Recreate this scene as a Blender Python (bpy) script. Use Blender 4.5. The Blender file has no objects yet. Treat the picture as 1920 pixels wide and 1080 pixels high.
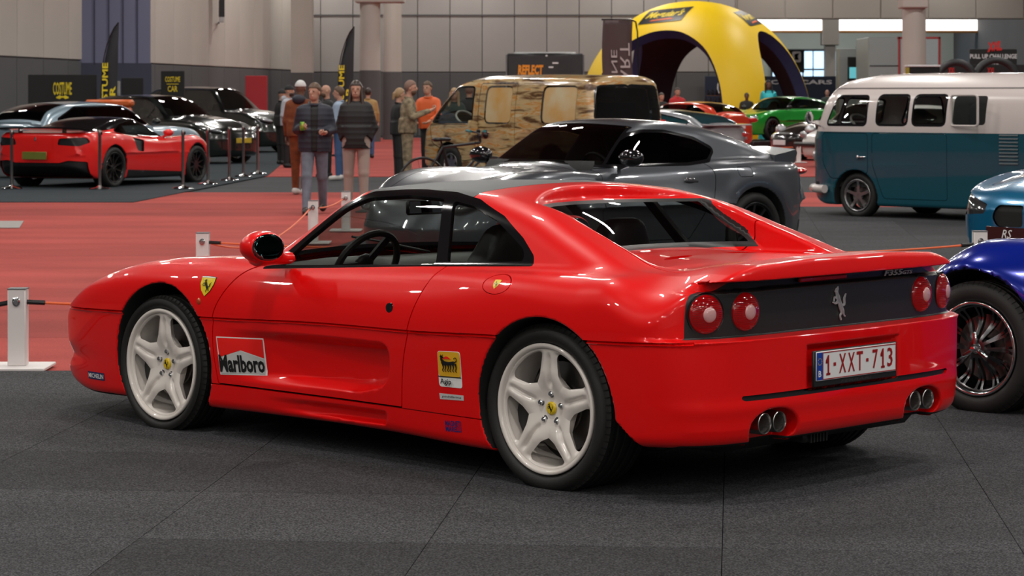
import bpy, math, random
import numpy as np
from mathutils import Vector, Matrix, Euler
R_ = math.radians
C = bpy.context.scene.collection
scene = bpy.context.scene

# ------------------------------------------------------------------ camera, world, lights, exposure
cam_d = bpy.data.cameras.new('camera')
cam = bpy.data.objects.new('camera', cam_d); C.objects.link(cam)
cam.location = (0, 0, 1.533)
cam.rotation_euler = (R_(90), 0, 0)
cam_d.sensor_width = 36.0
cam_d.lens = 36.0 * 4570 / 1920
cam_d.shift_y = (183.8 - 540) / 1920
cam_d.clip_end = 400
cam_d.dof.use_dof = True
cam_d.dof.focus_distance = 9.9
cam_d.dof.aperture_fstop = 11
scene.camera = cam

scene.view_settings.view_transform = 'Standard'
scene.view_settings.look = 'None'
scene.view_settings.use_curve_mapping = False
scene.view_settings.gamma = 1.0
scene.view_settings.exposure = 0.0

world = bpy.data.worlds.new('hall_air'); scene.world = world
world.use_nodes = True
world.node_tree.nodes['Background'].inputs[0].default_value = (0.85, 0.9, 1.0, 1)
world.node_tree.nodes['Background'].inputs[1].default_value = 0.12

def area_light(name, loc, size, size_y, power, color=(1, .96, .9), rot=(0, 0, 0)):
    d = bpy.data.lights.new(name, 'AREA'); d.shape = 'RECTANGLE'; d.size = size; d.size_y = size_y
    d.energy = power; d.color = color
    o = bpy.data.objects.new(name, d); C.objects.link(o); o.location = loc; o.rotation_euler = rot
    return o
for ix in range(6):
    for iy in range(-4, 15):
        area_light("hall_lamp", (-14 + ix*6.2, -1 + iy*8, 8.6), .7, .4, 180 if iy > 5 else 205)

# ------------------------------------------------------------------ tagging
def tag(o, label=None, cat=None, group=None, kind=None):
    if label: o['label'] = label
    if cat: o['category'] = cat
    if group: o['group'] = group
    if kind: o['kind'] = kind
    return o
def empty(name, loc=(0, 0, 0), rz=0, label=None, cat=None, group=None, parent=None):
    o = bpy.data.objects.new(name, None); C.objects.link(o)
    o.empty_display_size = .1
    o.location = loc; o.rotation_euler = (0, 0, rz)
    if parent: o.parent = parent
    return tag(o, label, cat, group)

# ------------------------------------------------------------------ materials
MATS = {}
def mat(name, col, rough=.5, metal=0, coat=0, coat_rough=.03, noise=0, nscale=8, bump=0, bscale=60, emit=0, spec=.5, flake=0, sheen=0, col2=None):
    if name in MATS: return MATS[name]
    m = bpy.data.materials.new(name); m.use_nodes = True; MATS[name] = m
    nt = m.node_tree; b = nt.nodes['Principled BSDF']
    b.inputs['Base Color'].default_value = (*col, 1)
    b.inputs['Roughness'].default_value = rough
    b.inputs['Metallic'].default_value = metal
    b.inputs['Coat Weight'].default_value = coat
    b.inputs['Coat Roughness'].default_value = coat_rough
    b.inputs['Specular IOR Level'].default_value = spec
    if sheen: b.inputs['Sheen Weight'].default_value = sheen
    if emit:
        b.inputs['Emission Color'].default_value = (*col, 1); b.inputs['Emission Strength'].default_value = emit
    if noise or col2:
        tc = nt.nodes.new('ShaderNodeTexCoord'); n = nt.nodes.new('ShaderNodeTexNoise')
        n.inputs['Scale'].default_value = nscale; n.inputs['Detail'].default_value = 4
        nt.links.new(tc.outputs['Object'], n.inputs['Vector'])
        r = nt.nodes.new('ShaderNodeValToRGB'); nt.links.new(n.outputs['Fac'], r.inputs['Fac'])
        a = col; c2 = col2 if col2 else tuple(max(0, c * (1 - noise)) for c in col)
        r.color_ramp.elements[0].position = .35; r.color_ramp.elements[1].position = .65
        r.color_ramp.elements[0].color = (*c2, 1); r.color_ramp.elements[1].color = (*a, 1)
        nt.links.new(r.outputs['Color'], b.inputs['Base Color'])
    if bump:
        tc = nt.nodes.new('ShaderNodeTexCoord'); n = nt.nodes.new('ShaderNodeTexNoise')
        n.inputs['Scale'].default_value = bscale; n.inputs['Detail'].default_value = 2
        nt.links.new(tc.outputs['Object'], n.inputs['Vector'])
        bm_ = nt.nodes.new('ShaderNodeBump'); bm_.inputs['Strength'].default_value = bump; bm_.inputs['Distance'].default_value = .01
        nt.links.new(n.outputs['Fac'], bm_.inputs['Height']); nt.links.new(bm_.outputs['Normal'], b.inputs['Normal'])
    return m
def glass_mat(name, tint=(.6, .65, .62), refl=1.0, rough=0.0):
    if name in MATS: return MATS[name]
    m = bpy.data.materials.new(name); m.use_nodes = True; MATS[name] = m
    nt = m.node_tree; nt.nodes.clear()
    out = nt.nodes.new('ShaderNodeOutputMaterial'); mix = nt.nodes.new('ShaderNodeMixShader')
    tr = nt.nodes.new('ShaderNodeBsdfTransparent'); gl = nt.nodes.new('ShaderNodeBsdfGlossy')
    lw = nt.nodes.new('ShaderNodeFresnel'); lw.inputs['IOR'].default_value = 1.5
    mul = nt.nodes.new('ShaderNodeMath'); mul.operation = 'MULTIPLY'; mul.inputs[1].default_value = 1.6 * refl
    geo = nt.nodes.new('ShaderNodeNewGeometry'); ior = nt.nodes.new('ShaderNodeMath'); ior.operation = 'MULTIPLY_ADD'; ior.inputs[1].default_value = -.8333; ior.inputs[2].default_value = 1.5
    nt.links.new(geo.outputs['Backfacing'], ior.inputs[0]); nt.links.new(ior.outputs[0], lw.inputs['IOR'])
    tr.inputs['Color'].default_value = (*tint, 1); gl.inputs['Roughness'].default_value = rough
    gl.inputs['Color'].default_value = (1, 1, 1, 1)
    nt.links.new(lw.outputs[0], mul.inputs[0]); nt.links.new(mul.outputs[0], mix.inputs[0])
    nt.links.new(tr.outputs[0], mix.inputs[1]); nt.links.new(gl.outputs[0], mix.inputs[2])
    nt.links.new(mix.outputs[0], out.inputs[0])
    return m

# ------------------------------------------------------------------ numeric helpers
def ramp(keys):
    """smooth (monotone cubic) function through (x, value) keys; works on any array shape"""
    k = sorted(keys); X = np.array([a for a, b in k], float); V = np.array([b for a, b in k], float)
    xs = np.linspace(X[0], X[-1], 600)
    h = np.diff(X); d = np.diff(V) / h; m = np.zeros(len(X))
    m[0] = d[0]; m[-1] = d[-1]
    for i in range(1, len(X) - 1):
        if d[i - 1] * d[i] > 0:
            w1 = 2 * h[i] + h[i - 1]; w2 = h[i] + 2 * h[i - 1]
            m[i] = (w1 + w2) / (w1 / d[i - 1] + w2 / d[i])
    i = np.clip(np.searchsorted(X, xs) - 1, 0, len(X) - 2)
    t = (xs - X[i]) / h[i]
    ys = (2*t**3 - 3*t**2 + 1) * V[i] + (t**3 - 2*t**2 + t) * h[i] * m[i] + (-2*t**3 + 3*t**2) * V[i+1] + (t**3 - t**2) * h[i] * m[i+1]
    def f(x):
        return np.interp(np.asarray(x, float).ravel(), xs, ys).reshape(np.shape(x))
    return f
def smax(a, b, k):
    return np.maximum(a, b) + np.maximum(k - np.abs(a - b), 0) ** 2 / (4 * k)
def smin(a, b, k):
    return np.minimum(a, b) - np.maximum(k - np.abs(a - b), 0) ** 2 / (4 * k)
def sstep(a, b, x):
    t = np.clip((x - a) / (b - a), 0, 1); return t * t * (3 - 2 * t)
def catmull(pts, n=6, closed=True):
    P = np.array(pts, float); N = len(P); out = []
    for i in range(N if closed else N - 1):
        if closed: p0, p1, p2, p3 = P[i-1], P[i], P[(i+1) % N], P[(i+2) % N]
        else: p0, p1, p2, p3 = P[max(i-1, 0)], P[i], P[i+1], P[min(i+2, N-1)]
        for j in range(n):
            t = j / n
            out.append(.5 * ((2*p1) + (-p0+p2)*t + (2*p0-5*p1+4*p2-p3)*t*t + (-p0+3*p1-3*p2+p3)*t**3))
    if not closed: out.append(P[-1])
    return [tuple(p) for p in out]
def roundpoly(pts, r=.03, n=4):
    """polygon with rounded corners"""
    P = [np.array(p, float) for p in pts]; N = len(P); out = []
    for i in range(N):
        a, b, c = P[i-1], P[i], P[(i+1) % N]
        u = a - b; v = c - b; lu = np.linalg.norm(u); lv = np.linalg.norm(v)
        rr = min(r, lu * .45, lv * .45)
        s = b + u / lu * rr; e = b + v / lv * rr
        for j in range(n + 1):
            t = j / n; out.append(tuple((1-t)**2 * s + 2*t*(1-t) * b + t*t * e))
    return out
def polysdf(pts, u, v, margin=.06):
    P = np.array(pts, float); res = np.full(np.shape(u), margin, float)
    lo = P.min(0) - margin; hi = P.max(0) + margin
    m = (u > lo[0]) & (u < hi[0]) & (v > lo[1]) & (v < hi[1])
    if not m.any(): return res
    a = u[m]; b = v[m]; d = np.full(a.shape, 1e9); s = np.ones(a.shape)
    N = len(P)
    for i in range(N):
        p, q = P[i], P[i - 1]
        ex, ey = q[0] - p[0], q[1] - p[1]; wx = a - p[0]; wy = b - p[1]
        t = np.clip((wx * ex + wy * ey) / (ex * ex + ey * ey + 1e-12), 0, 1)
        d = np.minimum(d, (wx - ex * t) ** 2 + (wy - ey * t) ** 2)
        c1 = b >= p[1]; c2 = b < q[1]; c3 = ex * wy > ey * wx
        f = (c1 & c2 & c3) | (~c1 & ~c2 & ~c3); s = np.where(f, -s, s)
    res[m] = s * np.sqrt(d)
    return res

# ------------------------------------------------------------------ implicit surface -> mesh (surface nets + projection)
class M:   # light mesh: V verts, T triangles, N normals
    def __init__(s, V, T, N): s.V, s.T, s.N = V, T, N
CORN = np.array([(0,0,0),(1,0,0),(0,1,0),(1,1,0),(0,0,1),(1,0,1),(0,1,1),(1,1,1)])
EDG = [(0,1),(2,3),(4,5),(6,7),(0,2),(1,3),(4,6),(5,7),(0,4),(1,5),(2,6),(3,7)]
def grad(fn, P, e=1.5e-3):
    f = fn(P[:,0], P[:,1], P[:,2]); G = np.empty_like(P)
    for a in range(3):
        Q = P.copy(); Q[:,a] += e; q = P.copy(); q[:,a] -= e
        G[:,a] = (fn(Q[:,0], Q[:,1], Q[:,2]) - fn(q[:,0], q[:,1], q[:,2])) / (2 * e)
    return f, G
def mesh_sdf(fn, xs, ys, zs, iters=2, mirror=False, e=1.5e-3):
    xs, ys, zs = (np.asarray(a, float) for a in (xs, ys, zs))
    F = np.asarray(fn(xs[:,None,None], ys[None,:,None], zs[None,None,:]))
    F = np.broadcast_to(F, (len(xs), len(ys), len(zs))).astype(np.float32)
    S = F < 0
    nx, ny, nz = S.shape
    cnt = np.zeros((nx-1, ny-1, nz-1), np.int8)
    for c in CORN: cnt += S[c[0]:nx-1+c[0], c[1]:ny-1+c[1], c[2]:nz-1+c[2]]
    act = (cnt > 0) & (cnt < 8)
    I, J, K = np.nonzero(act); n = len(I)
    idx = np.full(act.shape, -1, np.int32); idx[I, J, K] = np.arange(n)
    vals = np.stack([F[I+c[0], J+c[1], K+c[2]] for c in CORN], 1).astype(float)
    pos = np.stack([np.stack([xs[I+c[0]], ys[J+c[1]], zs[K+c[2]]], 1) for c in CORN], 1)
    acc = np.zeros((n, 3)); w = np.zeros(n)
    for a, b in EDG:
        m = (vals[:,a] < 0) != (vals[:,b] < 0)
        t = np.where(m, vals[:,a] / (vals[:,a] - vals[:,b] + 1e-20), 0)
        p = pos[:,a] + (pos[:,b] - pos[:,a]) * t[:,None]
        acc += p * m[:,None]; w += m
    V = acc / w[:,None]
    Q = []
    def quads(Sa, Sb, ids, flip):
        m = Sa != Sb
        a, b, c, d = [i[m] for i in ids]; s = Sa[m]
        q = np.stack([a, b, c, d], 1); q2 = q[:, ::-1]
        Q.append(np.where((s ^ flip)[:,None], q, q2))
    A = idx
    quads(S[:-1,1:-1,1:-1], S[1:,1:-1,1:-1], (A[:,:-1,:-1], A[:,1:,:-1], A[:,1:,1:], A[:,:-1,1:]), False)
    quads(S[1:-1,:-1,1:-1], S[1:-1,1:,1:-1], (A[:-1,:,:-1], A[1:,:,:-1], A[1:,:,1:], A[:-1,:,1:]), True)
    quads(S[1:-1,1:-1,:-1], S[1:-1,1:-1,1:], (A[:-1,:-1,:], A[1:,:-1,:], A[1:,1:,:], A[:-1,1:,:]), False)
    Q = np.concatenate(Q); Q = Q[(Q >= 0).all(1)]
    cell = max(np.diff(xs).max(), np.diff(ys).max(), np.diff(zs).max())
    if mirror: mid = J == 0
    for _ in range(iters):
        f, G = grad(fn, V, e)
        st = -(f / np.maximum((G ** 2).sum(1), .05))[:,None] * G
        L = np.linalg.norm(st, axis=1); st *= np.minimum(1, .6 * cell / np.maximum(L, 1e-9))[:,None]
        V = V + st
        if mirror: V[mid, 1] = 0
    f, G = grad(fn, V, e)
    if mirror: G[mid, 1] = 0
    N = G / np.maximum(np.linalg.norm(G, axis=1), 1e-9)[:,None]
    if mirror:
        n = len(V); m2 = np.arange(n) + n; keep = ~mid
        new = np.full(n, -1); new[keep] = np.arange(keep.sum()) + n; new[mid] = np.nonzero(mid)[0]
        V = np.concatenate([V, V[keep] * (1, -1, 1)]); N = np.concatenate([N, N[keep] * (1, -1, 1)])
        Q = np.concatenate([Q, new[Q][:, ::-1]])
    d1 = ((V[Q[:,0]] - V[Q[:,2]]) ** 2).sum(1); d2 = ((V[Q[:,1]] - V[Q[:,3]]) ** 2).sum(1)
    s = (d1 < d2)[:,None]
    T = np.concatenate([np.where(s, Q[:, [0,1,2]], Q[:, [0,1,3]]), np.where(s, Q[:, [0,2,3]], Q[:, [1,2,3]])])
    return M(V, T, N)
def compact(V, T, N):
    u, inv = np.unique(T, return_inverse=True)
    return M(V[u], inv.reshape(T.shape), N[u])
def clip(me, f, neg=True):
    """keep the part of the mesh where f<0 (or f>0)"""
    f = np.where(np.abs(f) < 1e-7, 1e-7, f)
    if not neg: f = -f
    ins = f < 0; T = me.T; c = ins[T].sum(1)
    full = T[c == 3]; mix = T[(c == 1) | (c == 2)]
    if len(mix) == 0: return compact(me.V, full, me.N) if len(full) else M(np.zeros((0,3)), np.zeros((0,3), int), np.zeros((0,3)))
    cm = ins[mix].sum(1)
    lone = np.where(cm[:,None] == 1, ins[mix], ~ins[mix]).argmax(1)
    r = np.arange(len(mix)); a = mix[r, lone]; b = mix[r, (lone+1) % 3]; d = mix[r, (lone+2) % 3]
    nV = len(me.V)
    e1 = np.stack([np.minimum(a, b), np.maximum(a, b)], 1); e2 = np.stack([np.minimum(a, d), np.maximum(a, d)], 1)
    E = np.concatenate([e1, e2]); key = E[:,0].astype(np.int64) * nV + E[:,1]
    uk, ui, inv = np.unique(key, return_index=True, return_inverse=True)
    E = E[ui]; t = (f[E[:,0]] / (f[E[:,0]] - f[E[:,1]]))[:,None]
    NV = me.V[E[:,0]] * (1-t) + me.V[E[:,1]] * t; NN = me.N[E[:,0]] * (1-t) + me.N[E[:,1]] * t
    NN /= np.maximum(np.linalg.norm(NN, axis=1), 1e-9)[:,None]
    p = inv[:len(mix)] + nV; q = inv[len(mix):] + nV
    one = cm == 1
    T1 = np.stack([a, p, q], 1)[one]
    T2 = np.stack([p, b, d], 1)[~one]; T3 = np.stack([p, d, q], 1)[~one]
    return compact(np.concatenate([me.V, NV]), np.concatenate([full, T1, T2, T3]), np.concatenate([me.N, NN]))
def carve(me, fn, gap=0.0):
    f = fn(me.V[:,0], me.V[:,1], me.V[:,2])
    return clip(me, f + gap / 2, True), clip(me, f - gap / 2, False)
def halves(me):
    """left (y>0) and right part of a mesh that does not touch y=0"""
    cy = me.V[me.T].mean(1)[:,1]
    out = []
    for m in (cy > 0, cy <= 0):
        if m.any(): out.append(compact(me.V, me.T[m], me.N))
    return out
def sub(me, mask_fn):
    c = me.V[me.T].mean(1); m = mask_fn(c[:,0], c[:,1], c[:,2])
    a = compact(me.V, me.T[m], me.N) if m.any() else None
    b = compact(me.V, me.T[~m], me.N) if (~m).any() else None
    return a, b
def to_obj(name, me, material, parent=None, rim=0.0, inset=0.0, smooth=True):
    V, T, N = me.V, me.T, me.N
    if inset: V = V - N * inset
    if rim:
        E = np.concatenate([T[:, [0,1]], T[:, [1,2]], T[:, [2,0]]])
        k = np.sort(E, 1); key = k[:,0].astype(np.int64) * len(V) + k[:,1]
        u, i, cn = np.unique(key, return_index=True, return_counts=True)
        B = E[i[cn == 1]]
        a, b = V[B[:,0]], V[B[:,1]]; na, nb = N[B[:,0]], N[B[:,1]]
        nn = np.cross(b - a, na); nn /= np.maximum(np.linalg.norm(nn, axis=1), 1e-9)[:,None]
        n0 = len(V); m = len(B); r = np.arange(m)
        V = np.concatenate([V, a, b, b - nb * rim, a - na * rim]); N = np.concatenate([N, nn, nn, nn, nn])
        T = np.concatenate([T, np.stack([n0+m+r, n0+r, n0+3*m+r], 1), np.stack([n0+m+r, n0+3*m+r, n0+2*m+r], 1)])
    m = bpy.data.meshes.new(name)
    m.vertices.add(len(V)); m.vertices.foreach_set('co', V.astype(np.float32).ravel())
    m.loops.add(len(T) * 3); m.loops.foreach_set('vertex_index', T.astype(np.int32).ravel())
    m.polygons.add(len(T)); m.polygons.foreach_set('loop_start', np.arange(0, len(T)*3, 3, dtype=np.int32))
    m.update(calc_edges=True); m.validate()
    m.materials.append(material)
    if smooth:
        m.polygons.foreach_set('use_smooth', np.ones(len(m.polygons), bool))
        if len(m.vertices) == len(N): m.normals_split_custom_set_from_vertices(N.astype(np.float32).tolist())
    o = bpy.data.objects.new(name, m); C.objects.link(o)
    if parent: o.parent = parent
    return o

# ------------------------------------------------------------------ plain mesh builder
class B:
    def __init__(s): s.v = []; s.f = []; s.mi = []; s.cur = 0
    def add(s, vs, fs):
        o = len(s.v); s.v += [tuple(v) for v in vs]; s.f += [tuple(i + o for i in f) for f in fs]; s.mi += [s.cur] * len(fs); return s
    def box(s, c, d, rz=0, bev=0, ry=0, rx=0):
        x, y, z = d[0]/2, d[1]/2, d[2]/2; rot = Euler((rx, ry, rz)).to_matrix(); c = Vector(c)
        b = min(bev, x*.9, y*.9, z*.9)
        if b <= 0:
            vs = [c + rot @ Vector((sx*x, sy*y, sz*z)) for sx in (-1,1) for sy in (-1,1) for sz in (-1,1)]
            return s.add(vs, [(0,1,3,2),(4,6,7,5),(0,4,5,1),(2,3,7,6),(0,2,6,4),(1,5,7,3)])
        vs = []; ix = {}
        for sx in (-1,1):
            for sy in (-1,1):
                for sz in (-1,1):
                    for a in range(3):
                        p = [sx*(x-b), sy*(y-b), sz*(z-b)]; p[a] = (sx*x, sy*y, sz*z)[a]
                        ix[(sx,sy,sz,a)] = len(vs); vs.append(c + rot @ Vector(p))
        fs = []
        for a in range(3):
            o1, o2 = [(1,2),(2,0),(0,1)][a]
            for sg in (-1,1):
                q = []
                for u, w in ((-1,-1),(1,-1),(1,1),(-1,1)):
                    k = [0,0,0]; k[a] = sg; k[o1] = u; k[o2] = w; q.append(ix[(*k, a)])
                fs.append(tuple(q if sg > 0 else q[::-1]))
        for a in range(3):
            for b2 in range(a+1, 3):
                c3 = 3 - a - b2
                for s1 in (-1,1):
                    for s2 in (-1,1):
                        def K(t, ax):
                            k = [0,0,0]; k[a] = s1; k[b2] = s2; k[c3] = t; return ix[(*k, ax)]
                        q = (K(-1,a), K(1,a), K(1,b2), K(-1,b2))
                        sgn = s1 * s2 * (1 if (b2 - a) == 1 else -1)
                        fs.append(q if sgn < 0 else q[::-1])
        for sx in (-1,1):
            for sy in (-1,1):
                for sz in (-1,1):
                    q = tuple(ix[(sx,sy,sz,a)] for a in range(3)); fs.append(q if sx*sy*sz > 0 else q[::-1])
        return s.add(vs, fs)
    def tube(s, pts, r, n=8, cap=True, closed=False):
        P = [Vector(p) for p in pts]; L = len(P); rs = r if isinstance(r, (list, tuple)) else [r] * L
        vs = []; up = None
        for i, p in enumerate(P):
            if closed: t = P[(i+1) % L] - P[i-1]
            else: t = P[min(i+1, L-1)] - P[max(i-1, 0)]
            t.normalize()
            if up is None:
                up = Vector((0,0,1)) if abs(t.z) < .9 else Vector((1,0,0))
            a = t.cross(up).normalized(); up = a.cross(t).normalized()
            for k in range(n):
                an = 2*math.pi*k/n; vs.append(p + (a*math.cos(an) + up*math.sin(an)) * rs[i])
        fs = []
        for i in range(L if closed else L - 1):
            j = (i+1) % L
            for k in range(n):
                k2 = (k+1) % n; fs.append((i*n+k, i*n+k2, j*n+k2, j*n+k))
        if cap and not closed: fs += [tuple(range(n))[::-1], tuple((L-1)*n + k for k in range(n))]
        return s.add(vs, fs)
    def lathe(s, prof, n=32, axis='z', c=(0,0,0), capped=False):
        """prof: (radius, height)"""
        vs = []; m = len(prof); c = Vector(c)
        for i in range(n):
            a = 2*math.pi*i/n; ca, sa = math.cos(a), math.sin(a)
            for r, h in prof:
                p = {'z': (r*ca, r*sa, h), 'y': (r*sa, h, r*ca), 'x': (h, r*ca, r*sa)}[axis]; vs.append(c + Vector(p))
        fs = []
        for i in range(n):
            j = (i+1) % n
            for k in range(m-1): fs.append((i*m+k, j*m+k, j*m+k+1, i*m+k+1))
        if capped:
            fs.append(tuple(i*m for i in range(n))[::-1]); fs.append(tuple(i*m+m-1 for i in range(n)))
        return s.add(vs, fs)
    def prism(s, poly, h0, h1, fn=None):
        """poly in (u,v), extruded in w; fn maps (u,v,w)->xyz"""
        n = len(poly); fn = fn or (lambda u, v, w: (u, v, w))
        a = sum(poly[i][0]*poly[(i+1)%n][1] - poly[(i+1)%n][0]*poly[i][1] for i in range(n))
        if a < 0: poly = poly[::-1]
        vs = [fn(u, v, h0) for u, v in poly] + [fn(u, v, h1) for u, v in poly]
        fs = [tuple(range(n))[::-1], tuple(range(n, 2*n))] + [(i, (i+1)%n, n+(i+1)%n, n+i) for i in range(n)]
        return s.add(vs, fs)
    def sph(s, c, r, n=12, m=8, sc=(1,1,1)):
        prof = [(max(1e-4, r*math.sin(math.pi*k/m)), -r*math.cos(math.pi*k/m)) for k in range(m+1)]
        o = len(s.v); s.lathe(prof, n)
        for i in range(o, len(s.v)):
            v = s.v[i]; s.v[i] = (c[0]+v[0]*sc[0], c[1]+v[1]*sc[1], c[2]+v[2]*sc[2])
        return s
    def build(s, name, material, parent=None, smooth=None, angle=40):
        m = bpy.data.meshes.new(name); m.from_pydata(s.v, [], s.f)
        for x in (material if isinstance(material, (list, tuple)) else [material]): m.materials.append(x)
        if any(s.mi): m.polygons.foreach_set('material_index', s.mi)
        m.update(); m.validate()
        if smooth is not False:
            m.polygons.foreach_set('use_smooth', np.ones(len(m.polygons), bool))
            try: m.set_sharp_from_angle(angle=R_(angle))
            except Exception: pass
        o = bpy.data.objects.new(name, m); C.objects.link(o)
        if parent: o.parent = parent
        return o
def copy_tree(o, parent=None):
    c = o.copy(); C.objects.link(c)
    if parent: c.parent = parent
    for ch in o.children: copy_tree(ch, c)
    return c

# ------------------------------------------------------------------ text -> flat mesh (vertices in u,v)
def text_geo(txt, size=1, shear=0, bold=0, xs=1.0, align='CENTER', lo_res=2):
    cu = bpy.data.curves.new('txt', 'FONT'); cu.body = txt; cu.size = size; cu.shear = shear; cu.offset = bold
    cu.align_x = align; cu.align_y = 'CENTER'; cu.resolution_u = lo_res
    o = bpy.data.objects.new('txt', cu); C.objects.link(o)
    dg = bpy.context.evaluated_depsgraph_get(); m = bpy.data.meshes.new_from_object(o.evaluated_get(dg))
    vs = [(v.co.x * xs, v.co.y) for v in m.vertices]; fs = [tuple(p.vertices) for p in m.polygons]
    bpy.data.objects.remove(o); bpy.data.curves.remove(cu); bpy.data.meshes.remove(m)
    return vs, fs
def flat(b, uv, fs, fn):
    """add flat geometry mapped by fn(u,v)->xyz to builder b"""
    b.add([fn(u, v) for u, v in uv], fs); return b
# ------------------------------------------------------------------ hall: floor, walls, ceiling
def carpet_mat(name, c1, c2, fine=260, var=.35, rough=.95):
    m = bpy.data.materials.new(name); m.use_nodes = True; nt = m.node_tree; b = nt.nodes['Principled BSDF']; b.inputs['Roughness'].default_value = rough; b.inputs['Specular IOR Level'].default_value = .25
    tc = nt.nodes.new('ShaderNodeTexCoord'); n = nt.nodes.new('ShaderNodeTexNoise'); n.inputs['Scale'].default_value = fine; n.inputs['Detail'].default_value = 2
    n2 = nt.nodes.new('ShaderNodeTexNoise'); n2.inputs['Scale'].default_value = .9; n2.inputs['Detail'].default_value = 5
    mp = nt.nodes.new('ShaderNodeMapping'); mp.inputs['Scale'].default_value = (.6, 1.6, 1)
    geo = nt.nodes.new('ShaderNodeNewGeometry')
    nt.links.new(geo.outputs['Position'], n.inputs['Vector']); nt.links.new(geo.outputs['Position'], mp.inputs['Vector']); nt.links.new(mp.outputs[0], n2.inputs['Vector'])
    r = nt.nodes.new('ShaderNodeValToRGB'); r.color_ramp.elements[0].position = .40; r.color_ramp.elements[0].color = (*c1, 1); r.color_ramp.elements[1].position = .68; r.color_ramp.elements[1].color = (*c2, 1)
    nt.links.new(n.outputs['Fac'], r.inputs['Fac'])
    info = nt.nodes.new('ShaderNodeObjectInfo'); a = nt.nodes.new('ShaderNodeMath'); a.operation = 'MULTIPLY_ADD'; a.inputs[1].default_value = var; a.inputs[2].default_value = 1 - var/2
    nt.links.new(info.outputs['Random'], a.inputs[0])
    r2 = nt.nodes.new('ShaderNodeMapRange'); r2.inputs[1].default_value = .3; r2.inputs[2].default_value = .7; r2.inputs[3].default_value = .82; r2.inputs[4].default_value = 1.15
    nt.links.new(n2.outputs['Fac'], r2.inputs[0]); mu = nt.nodes.new('ShaderNodeMath'); mu.operation = 'MULTIPLY'; nt.links.new(a.outputs[0], mu.inputs[0]); nt.links.new(r2.outputs[0], mu.inputs[1])
    vm = nt.nodes.new('ShaderNodeVectorMath'); vm.operation = 'SCALE'; nt.links.new(r.outputs['Color'], vm.inputs[0]); nt.links.new(mu.outputs[0], vm.inputs['Scale']); nt.links.new(vm.outputs[0], b.inputs['Base Color'])
    bp = nt.nodes.new('ShaderNodeBump'); bp.inputs['Strength'].default_value = .5; bp.inputs['Distance'].default_value = .004; nt.links.new(n.outputs['Fac'], bp.inputs['Height']); nt.links.new(bp.outputs[0], b.inputs['Normal'])
    return m
GREYC = carpet_mat('grey_carpet', (.011,.011,.013), (.088,.088,.094), 150, .42)
GREYF = carpet_mat('grey_carpet_far', (.035,.036,.040), (.05,.051,.056), 60, .55)
REDC = carpet_mat('red_carpet', (.30,.048,.042), (.42,.072,.058), 120, .30)
fl = B().box((0, 43, -.06), (44, 152, .10)).build('floor', GREYF, smooth=False); tag(fl, kind='structure')
# red carpet rolls laid across the aisle
z0 = 13.57; widths = [2.0]*22; z = z0
random.seed(4)
protoc = {}
while z < 92:
    w = 2.0
    if not (39 < z < 47.5):
        x0, x1 = (-16, 7.5) if z < 34 else (-16, 16)
        if z >= 47.5: x0, x1 = -16, 16
        if z < 34 and False: pass
        key = (x0, x1)
        if key not in protoc:
            o = B().box((0, w/2, 0), (x1-x0, w-.008, .012), bev=.003).build('carpet_roll', REDC, fl, smooth=False); protoc[key] = o
        else: o = protoc[key].copy(); C.objects.link(o)
        o.location = ((x0+x1)/2, z, -.004 + .002*(1 if random.random() > .5 else 0))
    z += w
# grey carpet tiles of the display island, turned a little against the aisle
ty = R_(5.2); ct = B().box((0, 0, 0), (.9975, .9975, .012), bev=.001).build('carpet_tile', GREYC, fl, smooth=False); used = False; count = 0
org = Vector((.889, 10.20)); ux = Vector((math.cos(ty), -math.sin(ty))); uy = Vector((math.sin(ty), math.cos(ty)))
def in_island(p):
    x, y = p
    if y < 13.2: return True
    return x > -1.6 + .0*y and y < 33.6
tiles = []
for i in range(-6, 12):
    for j in range(-5, 26):
        p = org + ux*(i+.5) + uy*(j+.5)
        if not in_island(p): continue
        px_ = 960 + 4570*p.x/p.y
        if -1100 < px_ < 3000 and (p.y < 12 or -250 < px_ < 2150): tiles.append((p.y, p))
tiles.sort(key=lambda t: t[0])
for y_, p in tiles[:290]:
    o = ct if not used else ct.copy()
    if used: C.objects.link(o)
    used = True; o.location = (p.x, p.y, .0115); o.rotation_euler = (0, 0, -ty + random.choice((0, math.pi/2)))
print('tiles', len(tiles))
b = B()
for y_, p in tiles[290:]: b.box((p.x, p.y, .0115), (.9975,.9975,.012), rz=-ty)
if len(tiles) > 290: tag(b.build('carpet_tiles_far', GREYC, fl, smooth=False), kind='stuff')
# straight edge of the island towards the red aisle
B().box((-4.75, 13.35, .0105), (6.4, .42, .0118)).build('carpet_edge', GREYC, fl, smooth=False)
# dark blue carpet under the cars at the left
DBC = carpet_mat('blue_grey_carpet', (.018,.026,.032), (.035,.046,.055), 120, .1)
def slab(name, poly, z, t, m, parent=fl):
    b = B(); b.prism(poly, z - t, z); return b.build(name, m, parent, smooth=False)
slab('display_carpet', [(-14.5,35.7),(-5.54,35.7),(-4.8,47.9),(-5.3,56),(-7.2,84),(-14.5,84)], .014, .012, DBC)
slab('floor_patch', [(-7.4,28.6),(-5.78,28.6),(-6.05,30.2),(-7.4,30.2)], .012, .004, mat('patch_grey', (.30,.28,.27), .8))

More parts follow.
